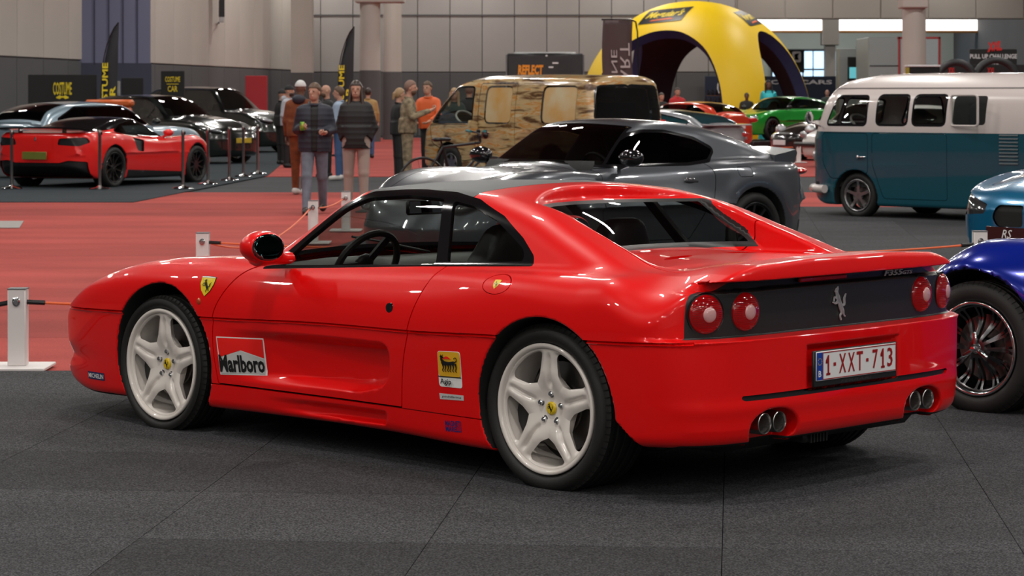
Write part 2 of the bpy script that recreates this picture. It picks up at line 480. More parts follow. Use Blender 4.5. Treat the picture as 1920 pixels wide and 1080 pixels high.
BEI = mat('wall_beige', (.50,.46,.42), .8, noise=.08, nscale=.4); GRYW = mat('wall_grey', (.10,.10,.105), .8, noise=.1, nscale=.5); BLW = mat('wall_blue_grey', (.17,.18,.28), .8); BLWD = mat('wall_blue_dark', (.05,.055,.09), .8)
def wall_line(name, a, c, h, band, w, up, low, thick=.3, zt=.0):
    """cladded wall from a to c: backing (structure) with proud panels as parts"""
    a = Vector(a); c = Vector(c); L = (c-a).length; ang_ = math.atan2(c.y-a.y, c.x-a.x)
    b = B(); b.box((L/2, thick/2, h/2), (L, thick, h)); o = b.build(name, low, smooth=False); o.location = (a.x, a.y, 0); o.rotation_euler = (0, 0, ang_); tag(o, kind='structure')
    n = int(round(L/w)); w = L/n; pu = pl_ = None
    for i in range(n):
        if pu is None:
            pu = B().box((0, 0, 0), (w-.03, .05, h-band-.06), bev=.01).build('wall_panel', up, o, smooth=False); q = pu
            pl_ = B().box((0, 0, 0), (w-.03, .04, band-.04), bev=.01).build('plinth_panel', low, o, smooth=False); q2 = pl_
        else:
            q = pu.copy(); C.objects.link(q); q2 = pl_.copy(); C.objects.link(q2)
        q.location = ((i+.5)*w, -.03, (h+band)/2); q2.location = ((i+.5)*w, -.025, band/2)
    return o
HH = 9.6
wall_line('wall_left', (-14.9, 55), (-8.7, 97), HH, 2.62, 2.1, BEI, GRYW)
# blue-grey projecting bay
bay = B(); bay.box((0,0,HH/2), (2.1, .9, HH)); o = bay.build('trim_1', BLW, smooth=False); o.location = (-11.75, 71.6, 0); o.rotation_euler = (0,0,R_(20)); tag(o, kind='structure')
for k, zz in enumerate((1.1,)): B().box((0,-.46,1.28), (2.12,.03,2.55)).build('plinth_panel', BLWD, o, smooth=False); B().box((1.06,0,1.28), (.03,.92,2.55)).build('plinth_panel', BLWD, o, smooth=False)
for k in range(4): B().box((-.6+k*.42,-.46,6), (.03,.03,7)).build('seam_batten', BLWD, o, smooth=False)
wall_line('wall_back', (-8.9, 97), (9.1, 97), HH, 2.55, 1.32, mat('wall_back_grey', (.36,.345,.335), .8, noise=.12, nscale=.3), GRYW)
# upper seam on the back wall
B().box((0, 96.93, 4.83), (18, .05, .05)).build('trim_2', GRYW, smooth=False); tag(bpy.data.objects['trim_2'], kind='structure')
# high beam over the opening on the right, and the farther hall behind it
def struct(name, b, m): o = b.build(name, m, smooth=False); tag(o, kind='structure'); return o
bm_o = struct('trim_3', B().box((17, 97.2, 7.15), (16.2, .6, 4.95)), mat('beam_beige', (.33,.30,.27), .8, noise=.12, nscale=.3))
for k in range(8): B().box((9.9+k*1.9, 96.88, 7.15), (1.86,.04,4.9), bev=.01).build('beam_panel', MATS['beam_beige'], bm_o, smooth=False)
PALE = mat('far_wall_pale', (.50,.56,.53), .8, noise=.06, nscale=.5)
struct('wall_far', B().box((17, 118, 4.8), (22, .3, 9.6)), PALE)
LUM = mat('light_band', (1.0, .98, .93), .5, emit=2.2); DAY = mat('daylight_pane', (.50,.72,.95), .4, emit=1.5)
lb_ = empty('light_fixture', (15.0, 112, 0), 0, 'long white luminous band hung under the beam at top right', 'light')
B().box((0, 0, 4.88), (13.5, .4, .50), bev=.05).build('diffuser', LUM, lb_); B().box((0, -.1, 4.57), (13.5, .5, .10)).build('fixture_rail', mat('orange_rail', (.45,.20,.04), .6), lb_)
# tall window with daylight, mullions
wn = struct('window_1', B().box((14.2, 117.7, 2.9), (3.4, .12, 2.0)), mat('frame_dark', (.04,.05,.06), .5))
for i in range(5):
    for j in range(2): B().box((12.88+i*.66, 117.62, 2.45+j*.92), (.60, .04, .84)).build('window_pane', DAY, wn, smooth=False)
wn2 = struct('window_2', B().box((9.6, 117.7, 2.25), (4.0, .12, 1.0)), mat('frame_dark', (.04,.05,.06), .5))
for i in range(5): B().box((8.0+i*.8, 117.62, 2.25), (.72, .04, .86)).build('window_pane', DAY, wn2, smooth=False)
wn3 = struct('window_3', B().box((18.2, 117.7, 2.7), (3.2, .12, 2.6)), mat('frame_dark', (.04,.05,.06), .5))
for i in range(4): B().box((17.0+i*.78, 117.62, 2.7), (.70, .04, 2.4)).build('window_pane', DAY, wn3, smooth=False)
# columns
def column(name, x, z, r, cap, band=2.5, top=HH, square=False):
    b = B()
    if square: b.box((0,0,top/2), (2*r,2*r,top))
    else: b.lathe([(r,0),(r,top)], 32, 'z')
    o = b.build(name, BEI); o.location = (x, z, 0); tag(o, kind='structure')
    b = B()
    if square: b.box((0,0,band/2), (2*r+.02,2*r+.02,band))
    else: b.lathe([(r+.01,0),(r+.01,band)], 32, 'z')
    b.build('column_base', GRYW if name != 'trim_7' else BEI, o)
    if cap: B().box((cap[1],0,cap[0]+1.5), (2*r+cap[2],2*r+.3,3.0), bev=.03).build('column_head', BEI, o, smooth=False)
    return o
column('trim_4', -4.98, 85.5, .36, (4.87, .35, 1.0)); column('trim_5', -4.42, 90, .34, None); column('trim_6', -8.0, 93, .40, None, square=True)
column('trim_7', 11.3, 68.5, .33, (4.05, -.03, .06), band=.3)
column('trim_8', 14.6, 112, .24, (3.95, 0, .3), band=.3, square=True)
struct('wall_right', B().box((21.5, 43, HH/2), (.3, 152, HH)), GRYW)
struct('wall_near', B().box((0, -32, HH/2), (44, .3, HH)), mat('wall_beige', (.50,.46,.42), .8))
struct('wall_side', B().box((-21.5, 12, HH/2), (.3, 88, HH)), GRYW)
struct('ceiling', B().box((0, 43, HH+.1), (44, 152, .2)), mat('ceiling_dark', (.05,.05,.052), .9))
# ------------------------------------------------------------------ wheels
def poly_rim_mesh(Rm, spoke_d, height, n_r=46, n_t=300, r0=.0):
    """face of an alloy wheel: polar height field, clipped where spoke_d(r,th)>0. face looks to +y"""
    rs = np.linspace(.004, Rm, n_r); th = np.linspace(0, 2*np.pi, n_t, endpoint=False)
    Rr, Th = np.meshgrid(rs, th, indexing='ij')
    def hh(r, t): return height(r, t)
    e = 1e-3
    H = hh(Rr, Th); Hx = (hh(Rr+e, Th) - hh(Rr-e, Th)) / (2*e); Ht = (hh(Rr, Th+e) - hh(Rr, Th-e)) / (2*e) / Rr
    x = Rr*np.sin(Th); z = Rr*np.cos(Th)
    V = np.stack([x, H, z], -1).reshape(-1, 3)
    er = np.stack([np.sin(Th), 0*Th, np.cos(Th)], -1); et = np.stack([np.cos(Th), 0*Th, -np.sin(Th)], -1)
    N = -Hx[...,None]*er - Ht[...,None]*et + np.array([0,1,0]); N = (N / np.linalg.norm(N, axis=-1, keepdims=True)).reshape(-1, 3)
    i = np.arange(n_r-1)[:,None]*n_t; j = np.arange(n_t)[None,:]; j2 = (j+1) % n_t
    a, b, c, d = i+j, i+j2, i+n_t+j2, i+n_t+j
    T = np.concatenate([np.stack([a, c, b], -1).reshape(-1,3), np.stack([a, d, c], -1).reshape(-1,3)])
    me = M(V, T, N)
    D = spoke_d(Rr, Th).ravel()
    return clip(me, D, True)
def ang(t, n, off=0):
    p = 2*np.pi/n; return (t - off + p/2) % p - p/2
def make_wheel(name, parent, loc, side, R, W, Rr, style, rim_mat, tyre_mat, steer=0, cap_col=None, segs=72, detail=True, lug=5, spin=0, caliper=None, disc=True):
    """R tyre radius, W tyre width, Rr rim lip radius; outer face at local +y = W/2"""
    w = empty(name, loc, (0 if side > 0 else math.pi) + steer, parent=parent)
    h = W/2; sh = R - Rr
    t = B()
    nt = 5 if detail else 0
    prof = [(Rr-.012, h-.028), (Rr-.002, h-.012), (Rr+.004, h-.003), (Rr+sh*.25, h+.004), (Rr+sh*.5, h+.005), (Rr+sh*.72, h-.002), (R-.014, h-.012), (R-.004, h-.024)]
    if nt:
        xs_ = np.linspace(h-.026, -(h-.026), nt*2)
        for k in range(nt):
            a, b_ = xs_[2*k], xs_[2*k+1]
            prof += [(R, a), (R, b_)]
            if k < nt-1: prof += [(R-.007, b_-.0012), (R-.007, xs_[2*k+2]+.0012)]
    else: prof += [(R, h-.03), (R, -h+.03)]
    prof += [(R-.004, -h+.024), (R-.014, -h+.012), (Rr+sh*.6, -h-.003), (Rr, -h+.005), (Rr-.02, -h+.02)]
    t.lathe(prof, segs, 'y')
    if detail:      # shoulder sipes
        for k in range(segs):
            a = 2*math.pi*(k+.5)/segs; ca, sa = math.cos(a), math.sin(a)
            for q0, q1 in (((R-.020, h-.0115), (R+.0006, h-.05)),):
                dx = .0022
                vs = []
                for rr, yy in ((R-.022, h-.0065), (R-.0035, h-.0215), (R+.0008, h-.028), (R+.0008, h-.052)):
                    vs += [(rr*sa + dx*ca, yy+.0012, rr*ca - dx*sa), (rr*sa - dx*ca, yy+.0012, rr*ca + dx*sa)]
                t.cur = 1; t.add(vs, [(0,1,3,2), (2,3,5,4), (4,5,7,6)]); t.cur = 0
    t.build('tyre', [tyre_mat, mat('tyre_groove', (.003,.003,.003), .9)], w, angle=50)
    lip = B(); fr = h - .004
    lip.lathe([(Rr-.010, fr-.016), (Rr-.006, fr-.002), (Rr-.010, fr+.003), (Rr-.020, fr+.002), (Rr-.026, fr-.006), (Rr-.030, fr-.03), (Rr-.034, fr-.06 if style.get('dish', 0) < .05 else fr-.08), (Rr-.040, -h+.02)], 72, 'y')
    lip.build('rim_barrel', style.get('barrel', rim_mat), w, angle=60)
    me = poly_rim_mesh(Rr-.016, style['mask'](Rr), style['height'](Rr), n_r=style.get('nr', 46), n_t=style.get('nt', 300))
    me.V[:,1] += fr
    if spin:
        c_, s_ = math.cos(spin), math.sin(spin)
        for A in (me.V, me.N):
            x, z = A[:,0].copy(), A[:,2].copy(); A[:,0] = c_*x + s_*z; A[:,2] = -s_*x + c_*z
    to_obj('rim_spokes', me, rim_mat, w, rim=style.get('thick', .03))
    if disc:
        d = B(); yb = fr - .11
        d.lathe([(.05, yb+.012), (.10, yb+.012), (.102, yb+.004), (Rr*.68, yb+.004), (Rr*.68, yb-.02), (.05, yb-.02)], 40, 'y')
        d.build('brake_disc', mat('brake_steel', (.23,.22,.21), .35, 1), w)
        bk = B(); bk.lathe([(.02, yb-.05), (Rr-.04, yb-.05)], 32, 'y'); bk.build('back_plate', mat('well_black', (.008,.008,.008), .9), w)
    if caliper:
        cb = B(); a0 = 1.9
        for k in range(1):
            P = [(math.sin(a0+q)*Rr*r_, math.cos(a0+q)*Rr*r_) for q, r_ in ((-.35,.80),(-.2,.84),(0,.85),(.2,.84),(.35,.80),(.33,.52),(-.33,.52))]
            cb.prism(P, yb-.03, yb+.035, lambda u, v, q: (u, q, v))
        cb.build('brake_caliper', caliper, w)
    if cap_col:
        cc, rc = cap_col; y0 = fr + float(style['height'](Rr)(np.array(.012), np.array(0.)))
        b = B(); b.lathe([(.0005, y0+.010), (rc*.8, y0+.009), (rc, y0+.004), (rc+.001, y0-.006)], 28, 'y'); b.build('hub_cap', cc, w)
    if lug:
        chrome = mat('chrome', (.75,.76,.78), .12, 1)
        rl = style.get('lug_r', .056); yl = fr + float(style['height'](Rr)(np.array(rl), np.array(math.pi/lug)))
        first = None
        for k in range(lug):
            a = 2*math.pi*k/lug + style.get('lug_off', math.pi/lug) + spin
            if first is None:
                b = B(); b.lathe([(.0005, .016), (.007, .0155), (.0105, .012), (.011, .003), (.016, .002), (.018, -.004)], 12, 'y')
                first = b.build('lug_nut', chrome, w); o = first
            else:
                o = first.copy(); C.objects.link(o)
            o.location = (rl*math.sin(a), yl-.004, rl*math.cos(a))
    return w
def star5(nsp=5, w0=.080, w1=.034, hub=.088, r1=.205, groove=.014, dish=.012):
    def mask(Rr):
        k = Rr/.26
        def f(r, t):
            a = ang(t, nsp); u = r*np.cos(a); v = np.abs(r*np.sin(a))
            hw = np.interp(u, [.0, .07*k, .13*k, .24*k], [w0*k*1.1, w0*k*.92, w0*k*.60, w1*k])
            d = (v - hw); d = smin(d, r - hub*k, .05*k)
            d = smin(d, (Rr - .038) - r, .028*k)
            return d
        return f
    def height(Rr):
        k = Rr/.26
        def f(r, t):
            a = ang(t, nsp); u = r*np.cos(a); v = np.abs(r*np.sin(a))
            hw = np.interp(u, [.0, .07*k, .13*k, .24*k], [w0*k*1.1, w0*k*.92, w0*k*.60, w1*k])
            base = -.030*(1 - sstep(.03*k, .15*k, r)) - dish
            edge = -.022*np.clip(v/hw - .35, 0, 1.2)**2 * sstep(.06*k, .11*k, r)
            g = -groove*np.exp(-(v/(.0105*k))**2) * sstep(.070*k, .105*k, u) * (1 - sstep(.19*k, .225*k, u))
            return base + edge*(1 - sstep(Rr-.05, Rr-.03, r)) + g - .004*sstep(Rr-.035, Rr-.02, r)
        return f
    return dict(mask=mask, height=height, lug_off=0, lug_r=.057, thick=.04, nt=420, nr=64)
def thin_spokes(nsp=10, w0=.02, w1=.012, hub=.07, pair=0, dish=.03, cross=0, edge=.02):
    def mask(Rr):
        def f(r, t):
            if pair:
                a = ang(t, nsp); v = np.minimum(np.abs(r*np.sin(a - pair/np.maximum(r,.02)*.0 - pair)), np.abs(r*np.sin(a + pair)))
            else:
                a = ang(t, nsp); v = np.abs(r*np.sin(a))
            hw = w0 + (w1 - w0)*np.clip(r/Rr, 0, 1)
            d = v - hw
            if cross:
                d = smin(d, np.abs(r*np.sin(ang(t + cross*(r/Rr), nsp))) - hw, .01)
            d = smin(d, r - hub, .02); d = smin(d, (Rr-.034) - r, .012); return d
        return f
    def height(Rr):
        def f(r, t):
            a = ang(t, nsp); v = np.abs(r*np.sin(a))
            return -dish*(1 - sstep(Rr*.55, Rr-.02, r)*.6) - .1*dish + 0*v
        return f
    return dict(mask=mask, height=height, thick=.03, nt=240, nr=34)
# ------------------------------------------------------------------ red sports coupe in the foreground
RED = mat('red_paint', (.80, .0010, .0012), .38, 0, .75, .02, spec=.2)
BLACK_PLASTIC = mat('black_plastic', (.012, .012, .013), .45)
BLACK_GLOSS = mat('black_gloss', (.006, .006, .007), .12, 0, .6)
RUBBER = mat('tyre_rubber', (.011, .0105, .010), .62, bump=.15, bscale=300)
WELL = mat('well_black', (.008, .008, .008), .9)
GLASS = glass_mat('clear_glass', (.72, .76, .74), 1.0)
DARK_GLASS = glass_mat('smoked_glass', (.10, .11, .12), 1.0)
CHROME = mat('chrome', (.75, .76, .78), .12, 1)

h_w = ramp([(-.85,.935),(-.6,.950),(-.3,.958),(0,.962),(.4,.95),(.8,.93),(1.3,.915),(1.8,.915),(2.2,.925),(2.5,.925),(2.9,.905),(3.2,.885),(3.6,.87)])
h_zg = ramp([(-.85,.630),(-.3,.611),(.25,.597),(.74,.580),(1.3,.574),(2.0,.552),(2.7,.540),(3.1,.528),(3.4,.520)])
h_ku = ramp([(-.85,.6),(-.4,.6),(0,.75),(.4,1.2),(.9,1.6),(1.6,1.6),(2.1,1.2),(2.5,.8),(3,.8),(3.4,.8)])
h_center = ramp([(-.85,.918),(-.7,.918),(-.55,.900),(-.4,.886),(-.1,.888),(.3,.90),(.6,.80),(1.5,.74),(1.9,.735),(2.2,.720),(2.6,.675),(3.0,.60),(3.25,.555),(3.45,.50)])
h_shoul = ramp([(-.85,.903),(-.7,.903),(-.55,.885),(-.42,.868),(-.2,.862),(0,.858),(.3,.845),(.7,.828),(1.1,.81),(1.65,.795),(1.95,.805),(2.15,.812),(2.4,.800),(2.6,.778),(2.82,.733),(3.07,.657),(3.27,.572),(3.45,.50)])
h_bot = ramp([(-.85,.235),(-.5,.225),(-.3,.16),(.34,.132),(1.0,.146),(2.05,.142),(2.6,.14),(3.0,.13),(3.25,.155),(3.45,.22)])
h_scoop = roundpoly([(2.02,.516),(.865,.522),(.875,.35),(1.05,.300),(2.02,.280)], .11, 6)
h_sill = roundpoly([(1.75,.232),(.905,.238),(.915,.172),(1.75,.168)], .045, 5)
h_plate_rec_ = roundpoly([(-.30,.40),(.30,.40),(.30,.575),(-.30,.575)], .03, 3)
H_FW = (2.45, .31); H_RW = (0.0, .325)
def hero_sdf(x, y, z):
    y = np.abs(y)
    w = h_w(x); zg = h_zg(x)
    u = np.maximum(z - zg, 0); v = np.maximum(zg - z, 0)
    Y = w - h_ku(x)*u**2*(.6+.4*np.minimum(u/.2,1)) - .010*sstep(0, .012, v) - .16*v**2
    # door scoop and sill scoop: deepen towards the rear, closed by a steep rounded end
    xz_x = np.broadcast_to(x, np.broadcast_shapes(np.shape(x), np.shape(z))); xz_z = np.broadcast_to(z, xz_x.shape)
    if xz_x.ndim == 3:
        k = polysdf(h_scoop, xz_x[:,0,:], xz_z[:,0,:])[:,None,:]; k2 = polysdf(h_sill, xz_x[:,0,:], xz_z[:,0,:])[:,None,:]
    else:
        k = polysdf(h_scoop, xz_x, xz_z); k2 = polysdf(h_sill, xz_x, xz_z)
    dep = .105*sstep(2.05, 1.0, x)
    Y = Y - dep*sstep(.004, -.045, k) - .040*sstep(1.75, 1.0, x)*sstep(.003, -.022, k2)
    Ln = 1.19 - .05*np.exp(-((z-.30)/.04)**2) - .30*np.maximum(.24 - z, 0) + .0*z - .35*np.maximum(z-.53, 0)
    fas = sstep(.628, .640, z)*(1 - sstep(.838, .850, z))
    inner = 1 - sstep(.90, .935, y)
    Lt = .535 - .075*fas - .035*sstep(.800,.812,z)*(1-sstep(.838,.850,z)) - .012*sstep(.85, .93, z) - .02*np.maximum(.42-z,0)/.1*0 - .03*sstep(.405,.385,z)*0 + .006*np.exp(-((z-.375)/.03)**2)
    Lt = Lt - .25*np.maximum(.30 - z, 0)
    plate = sstep(.012, -.012, np.maximum(np.abs(y) - .29, np.maximum(z - .580, .425 - z)))
    Lt = Lt - .028*plate
    t = np.where(x > 2.3, (x-2.3)/Ln, np.where(x < -.28, (-.28-x)/Lt, 0))
    n = np.where(x > 1, 5.2, 5.0)
    q = ((np.abs(t)**n + (y/Y)**n)**(1/n) - 1)
    side = q*np.where(t > 0, np.where(x > 1, 1.0, .62), .9)
    side = np.where(t > 0, q*(Y*(1-np.minimum(t,1)) + np.where(x > 1, Ln, Lt+.12)*np.minimum(t,1)), q*Y)
    T = h_center(x) + (h_shoul(x) - h_center(x))*sstep(.20, .66, y) - .10*np.maximum(y-.70, 0)*sstep(.5,-.2,x) - .55*np.maximum(y-.56,0)**1.5*sstep(-.3,-.6,x)
    kr = np.interp(x, [-.85,-.72,-.5,-.2,.6,1.8,2.3,3.4], [.018,.03,.08,.12,.05,.05,.13,.10])
    L = smax(side, z - T, kr)
    L = smax(L, h_bot(x) - z, .05)
    # greenhouse
    xs = x + .30*y**2*sstep(.9, 1.4, x)
    crown = np.where(xs > 1.35, .012, .034)*(y/.6)**2; crown = .034*(y/.6)**2*(1 - .7*sstep(1.2, 1.5, xs))
    zr = h_roof(xs) - crown
    Gs = (y - (h_gw(x) - .62*(z - .8)))*.85
    G = smax((z - zr)*h_gc(xs), Gs, .075)
    G = smax(G, np.maximum(.70 - z, -.50 - x), .02)
    xg = h_xg(z) - .75*y**2
    rec = np.maximum(np.maximum(y - (.505 + .05*sstep(.3,-.3,x)), xg*0 + (x - xg)*.8), (.86 - z))
    G = smax(G, -rec, .025)
    Bd = smin(L, G, .035)
    # wheel wells
    for (cx, cz, r, yin) in ((2.405, .335, .352, .60), (-.030, .325, .362, .58)):
        dx = x - cx; dx = np.where((cx < 1) & (dx < 0), dx + 1.3*np.maximum(.32 - z, 0), dx)
        rr = np.sqrt(dx**2 + (z-cz)**2)
        Bd = smax(Bd, -np.maximum(rr - r, yin - y), .008)
    # exhaust cut outs
    ex = np.sqrt(((y-.485)/.135)**2 + ((z-.290)/.075)**2 + 0*x) - 1
    Bd = smax(Bd, -np.maximum(ex*.09, x + .70), .012)
    return Bd
h_roof = ramp([(-1.2,.70),(-.7,.765),(-.43,.850),(-.21,.935),(.07,1.03),(.30,1.105),(.44,1.135),(.6,1.160),(.85,1.172),(1.1,1.168),(1.33,1.160),(1.48,1.138),(1.59,1.095),(1.79,.975),(2.12,.755),(2.5,.45)])
h_xg = ramp([(.5,.26),(.88,.26),(.905,.28),(1.08,.57),(1.11,.60),(1.4,.60)])
h_gc = ramp([(-1.2,.95),(.3,.97),(1.3,.97),(1.5,.87),(2.1,.84),(3.0,.84)])
h_gw = ramp([(-1.2,.77),(-.5,.80),(-.1,.825),(.3,.825),(.8,.815),(1.3,.80),(1.7,.785),(2.1,.77)])

def lam(f): return f
def hero_glass_line(): pass
def build_hero():
    root = empty('sports_car', (.7547, 10.10, 0), math.pi - .7728,
        'glossy red two-seat sports coupe with white star wheels and sponsor stickers, nearest the camera', 'car')
    xs = np.concatenate([np.arange(-.92, -.62, .0075), np.arange(-.62, .95, .0125), np.arange(.95, 2.0, .016), np.arange(2.0, 3.58, .0125)])
    ys = (np.arange(0, 76) - .5)*.0135
    zs = np.concatenate([np.arange(.08, .38, .012), np.arange(.38, .92, .0085), np.arange(.92, 1.22, .012)])
    me = mesh_sdf(hero_sdf, xs, ys, zs, 3, mirror=True)
    ab = np.abs
    # wheel wells
    def wells(x, y, z):
        f = 1.0 + 0*x
        for (cx, cz, r) in ((2.405,.335,.353), (-.030,.325,.363)):
            dx = x - cx; dx = np.where((cx < 1) & (dx < 0), dx + 1.3*np.maximum(.32 - z, 0), dx)
            f = np.minimum(f, np.maximum(np.hypot(dx, z-cz) - r - .001, .55 - ab(y)))
        return f
    well, me = carve(me, wells); 
    for q_ in halves(well):
        for q2 in sub(q_, lambda x, y, z: x > 1.2): to_obj('wheel_well', q2, WELL, root)
    under, me = carve(me, lambda x, y, z: np.maximum(z - (h_bot(x) + .012), ab(y) - .86)); to_obj('underbody', under, WELL, root)
    gy = lambda x, z: h_gw(x) - .62*(z - .8)
    # side windows
    belt = lambda x: np.interp(x, [-.1,.31,.85,1.95,2.2], [.865,.858,.830,.775,.765])
    frame = [(1.79,.779),(.80,.836),(.17,.866),(.19,.905),(.29,.972),(.45,1.052),(.65,1.113),(.83,1.137),(1.115,1.143),(1.345,1.126),(1.49,1.070),(1.66,.905)]
    door_gl = [(1.71,.797),(.725,.848),(.852,1.110),(1.1,1.118),(1.33,1.100),(1.455,1.050),(1.61,.910)]
    quart_gl = [(.665,.860),(.235,.882),(.258,.925),(.345,.970),(.485,1.035),(.66,1.087),(.79,1.103)]
    sidew = lambda p: (lambda x, y, z: np.maximum(polysdf(p, x, z), (gy(x, z) - .075) - ab(y)))
    dg, me = carve(me, sidew(roundpoly(door_gl, .02))); qg, me = carve(me, sidew(roundpoly(quart_gl, .02)))
    fr, me = carve(me, sidew(roundpoly(frame, .012)))
    for h in halves(dg): to_obj('door_window', h, GLASS, root, inset=.006)
    for h in halves(qg): to_obj('quarter_window', h, GLASS, root, inset=.008)
    for h in halves(fr): to_obj('window_frame', h, BLACK_GLOSS, root, rim=.02)
    # windscreen
    def ws(x, y, z, m=0):
        xx = x + .30*y**2
        return np.maximum.reduce([ab(y) - (gy(x, z) - .075 - m), 1.48 + m - xx, xx - (2.02 - m), (.745) - z])
    wsf, me = carve(me, lambda x, y, z: ws(x, y, z)); wsg, wsf = carve(wsf, lambda x, y, z: ws(x, y, z, .03))
    to_obj('windscreen', wsg, GLASS, root, inset=.003); to_obj('windscreen_surround', wsf, BLACK_GLOSS, root, rim=.02)
    # rear window in the recess between the buttresses
    def rw(x, y, z, m=0):
        xg = h_xg(z) - .75*y**2
        return np.maximum.reduce([ab(y) - (.515 - m), ab(x - xg) - .045, .893 + m - z, z - (1.092 - m*.6), x - .63])
    rf, me = carve(me, rw); rg, rf = carve(rf, lambda x, y, z: rw(x, y, z, .022))
    to_obj('rear_window', rg, GLASS, root); to_obj('rear_window_surround', rf, BLACK_PLASTIC, root)
    # roof panel
    rp, me = carve(me, lambda x, y, z: np.maximum.reduce([.70 - x, x + .3*y*y - 1.475, 1.06 - z, ab(y)-.68]), .004)
    to_obj('roof_panel', rp, mat('roof_vinyl', (.055,.06,.062), .55, bump=.12, bscale=500), root, rim=.015)
    # groove round the car, then bumper / sill / doors
    gap = lambda x, y, z: ab(z - h_zg(x)) - .006
    inx = lambda x, y: np.maximum(-.745 - x, x - 9)
    g, me = carve(me, lambda x, y, z: np.maximum(gap(x, y, z), np.maximum(-.70 - x, .0)*1.0 - .0 if False else np.where(x < -.72, .01 + 0*x, gap(x, y, z))))
    # door
    door = catmull([(1.66,.835),(1.78,.802),(1.89,.752),(1.982,.641),(2.023,.548),(2.031,.424),(2.005,.262)], 4, False) + [(.805,.262)] + catmull([(.805,.262),(.783,.449),(.741,.600),(.688,.749),(.645,.86)], 4, False)[1:]
    dr, me = carve(me, lambda x, y, z: np.maximum(polysdf(door, x, z), .60 - ab(y)), .006)
    dlo, dup = carve(dr, lambda x, y, z: z - h_zg(x))
    for h in halves(dlo): to_obj('door', h, RED, root, rim=.02)
    for h in halves(dup): to_obj('door_upper', h, RED, root, rim=.02)
    # sill band under the doors
    sl, me = carve(me, lambda x, y, z: np.maximum.reduce([z - .258, x - 2.3, .2 - x, .6 - ab(y)]), .005)
    for h in halves(sl): to_obj('side_skirt', h, RED, root, rim=.015)
    fb, me = sub(me, lambda x, y, z: (z < h_zg(x)) & (x > 2.4)); to_obj('front_bumper', fb, RED, root, rim=.02)
    # rear bumper, with its black slots
    rb, me = sub(me, lambda x, y, z: (z < np.where(x < -.70, .634, h_zg(x))) & (x < -.1))
    slot = roundpoly([(-.60,.402),(-.60,.424),(.735,.430),(.745,.408)], .008, 2); slot = [(-.67,.414),(-.665,.423),(-.3,.423),(.3,.423),(.665,.423),(.67,.412),(.655,.403),(.3,.401),(-.3,.401),(-.655,.403)]
    st, rb = carve(rb, lambda x, y, z: np.maximum(polysdf(slot, y, z), x + .6))
    to_obj('bumper_slot', st, BLACK_PLASTIC, root, rim=-.01, inset=.012)
    pr, rb = carve(rb, lambda x, y, z: np.maximum.reduce([ab(y) - .285, z - .573, .435 - z, x + .6, -.80 - x]) )
    if len(pr.T): to_obj('plate_recess', pr, RED, root)
    to_obj('rear_bumper', rb, RED, root, rim=.02)
    # fascia
    def fs(x, y, z): return np.maximum.reduce([.6365 - z, z - .842 + .032*sstep(.60,.72,ab(y)), x + .665])
    fa, me = carve(me, fs)
    strip, fa = carve(fa, lambda x, y, z: np.maximum.reduce([.806 - z, ab(y) - .80]))
    to_obj('rear_panel', fa, mat('rear_panel_grey', (.030,.031,.032), .38, .3, bump=.03, bscale=500), root, rim=.006)
    to_obj('spoiler_recess', strip, mat('recess_black', (.010,.011,.013), .35), root)
    # fuel cap, deck vents, engine lid and bonnet
    cp, me = carve(me, lambda x, y, z: np.maximum(np.hypot((x-.253)/.080, (z-.797)/.037)*.06 - .06, .6 - y), .004)
    to_obj('fuel_cap', cp, RED, root, rim=.012)
    vent = roundpoly([(.36,-.085),(.36,-.055),(.13,-.06),(.13,-.09)], .012, 3)
    vt, me = carve(me, lambda x, y, z: np.maximum.reduce([np.hypot((x+.10 + .25*(ab(y)-.22))/.030, (ab(y)-.22)/.115)*.03 - .03, .8 - z]))
    for h in halves(vt): to_obj('deck_vent', h, WELL, root, inset=.015)
    lid = roundpoly([(.10,-.54),(.10,.54),(-.33,.60),(-.52,.66),(-.52,-.66),(-.33,-.60)], .05, 4)
    ld, me = carve(me, lambda x, y, z: np.maximum(polysdf(lid, x, y), .80 - z), .005)
    to_obj('engine_lid', ld, RED, root, rim=.015)
    hood = roundpoly([(2.02,-.60),(2.02,.60),(2.75,.57),(3.22,.50),(3.22,-.50),(2.75,-.57)], .08, 4)
    hd, me = carve(me, lambda x, y, z: np.maximum(polysdf(hood, x, y), .50 - z), .005)
    to_obj('bonnet', hd, RED, root, rim=.015)
    sp, me = sub(me, lambda x, y, z: (x < -.52) & (z > .81))
    to_obj('rear_spoiler', sp, RED, root, rim=.01)
    to_obj('body_shell', me, RED, root, rim=.018)
    return root
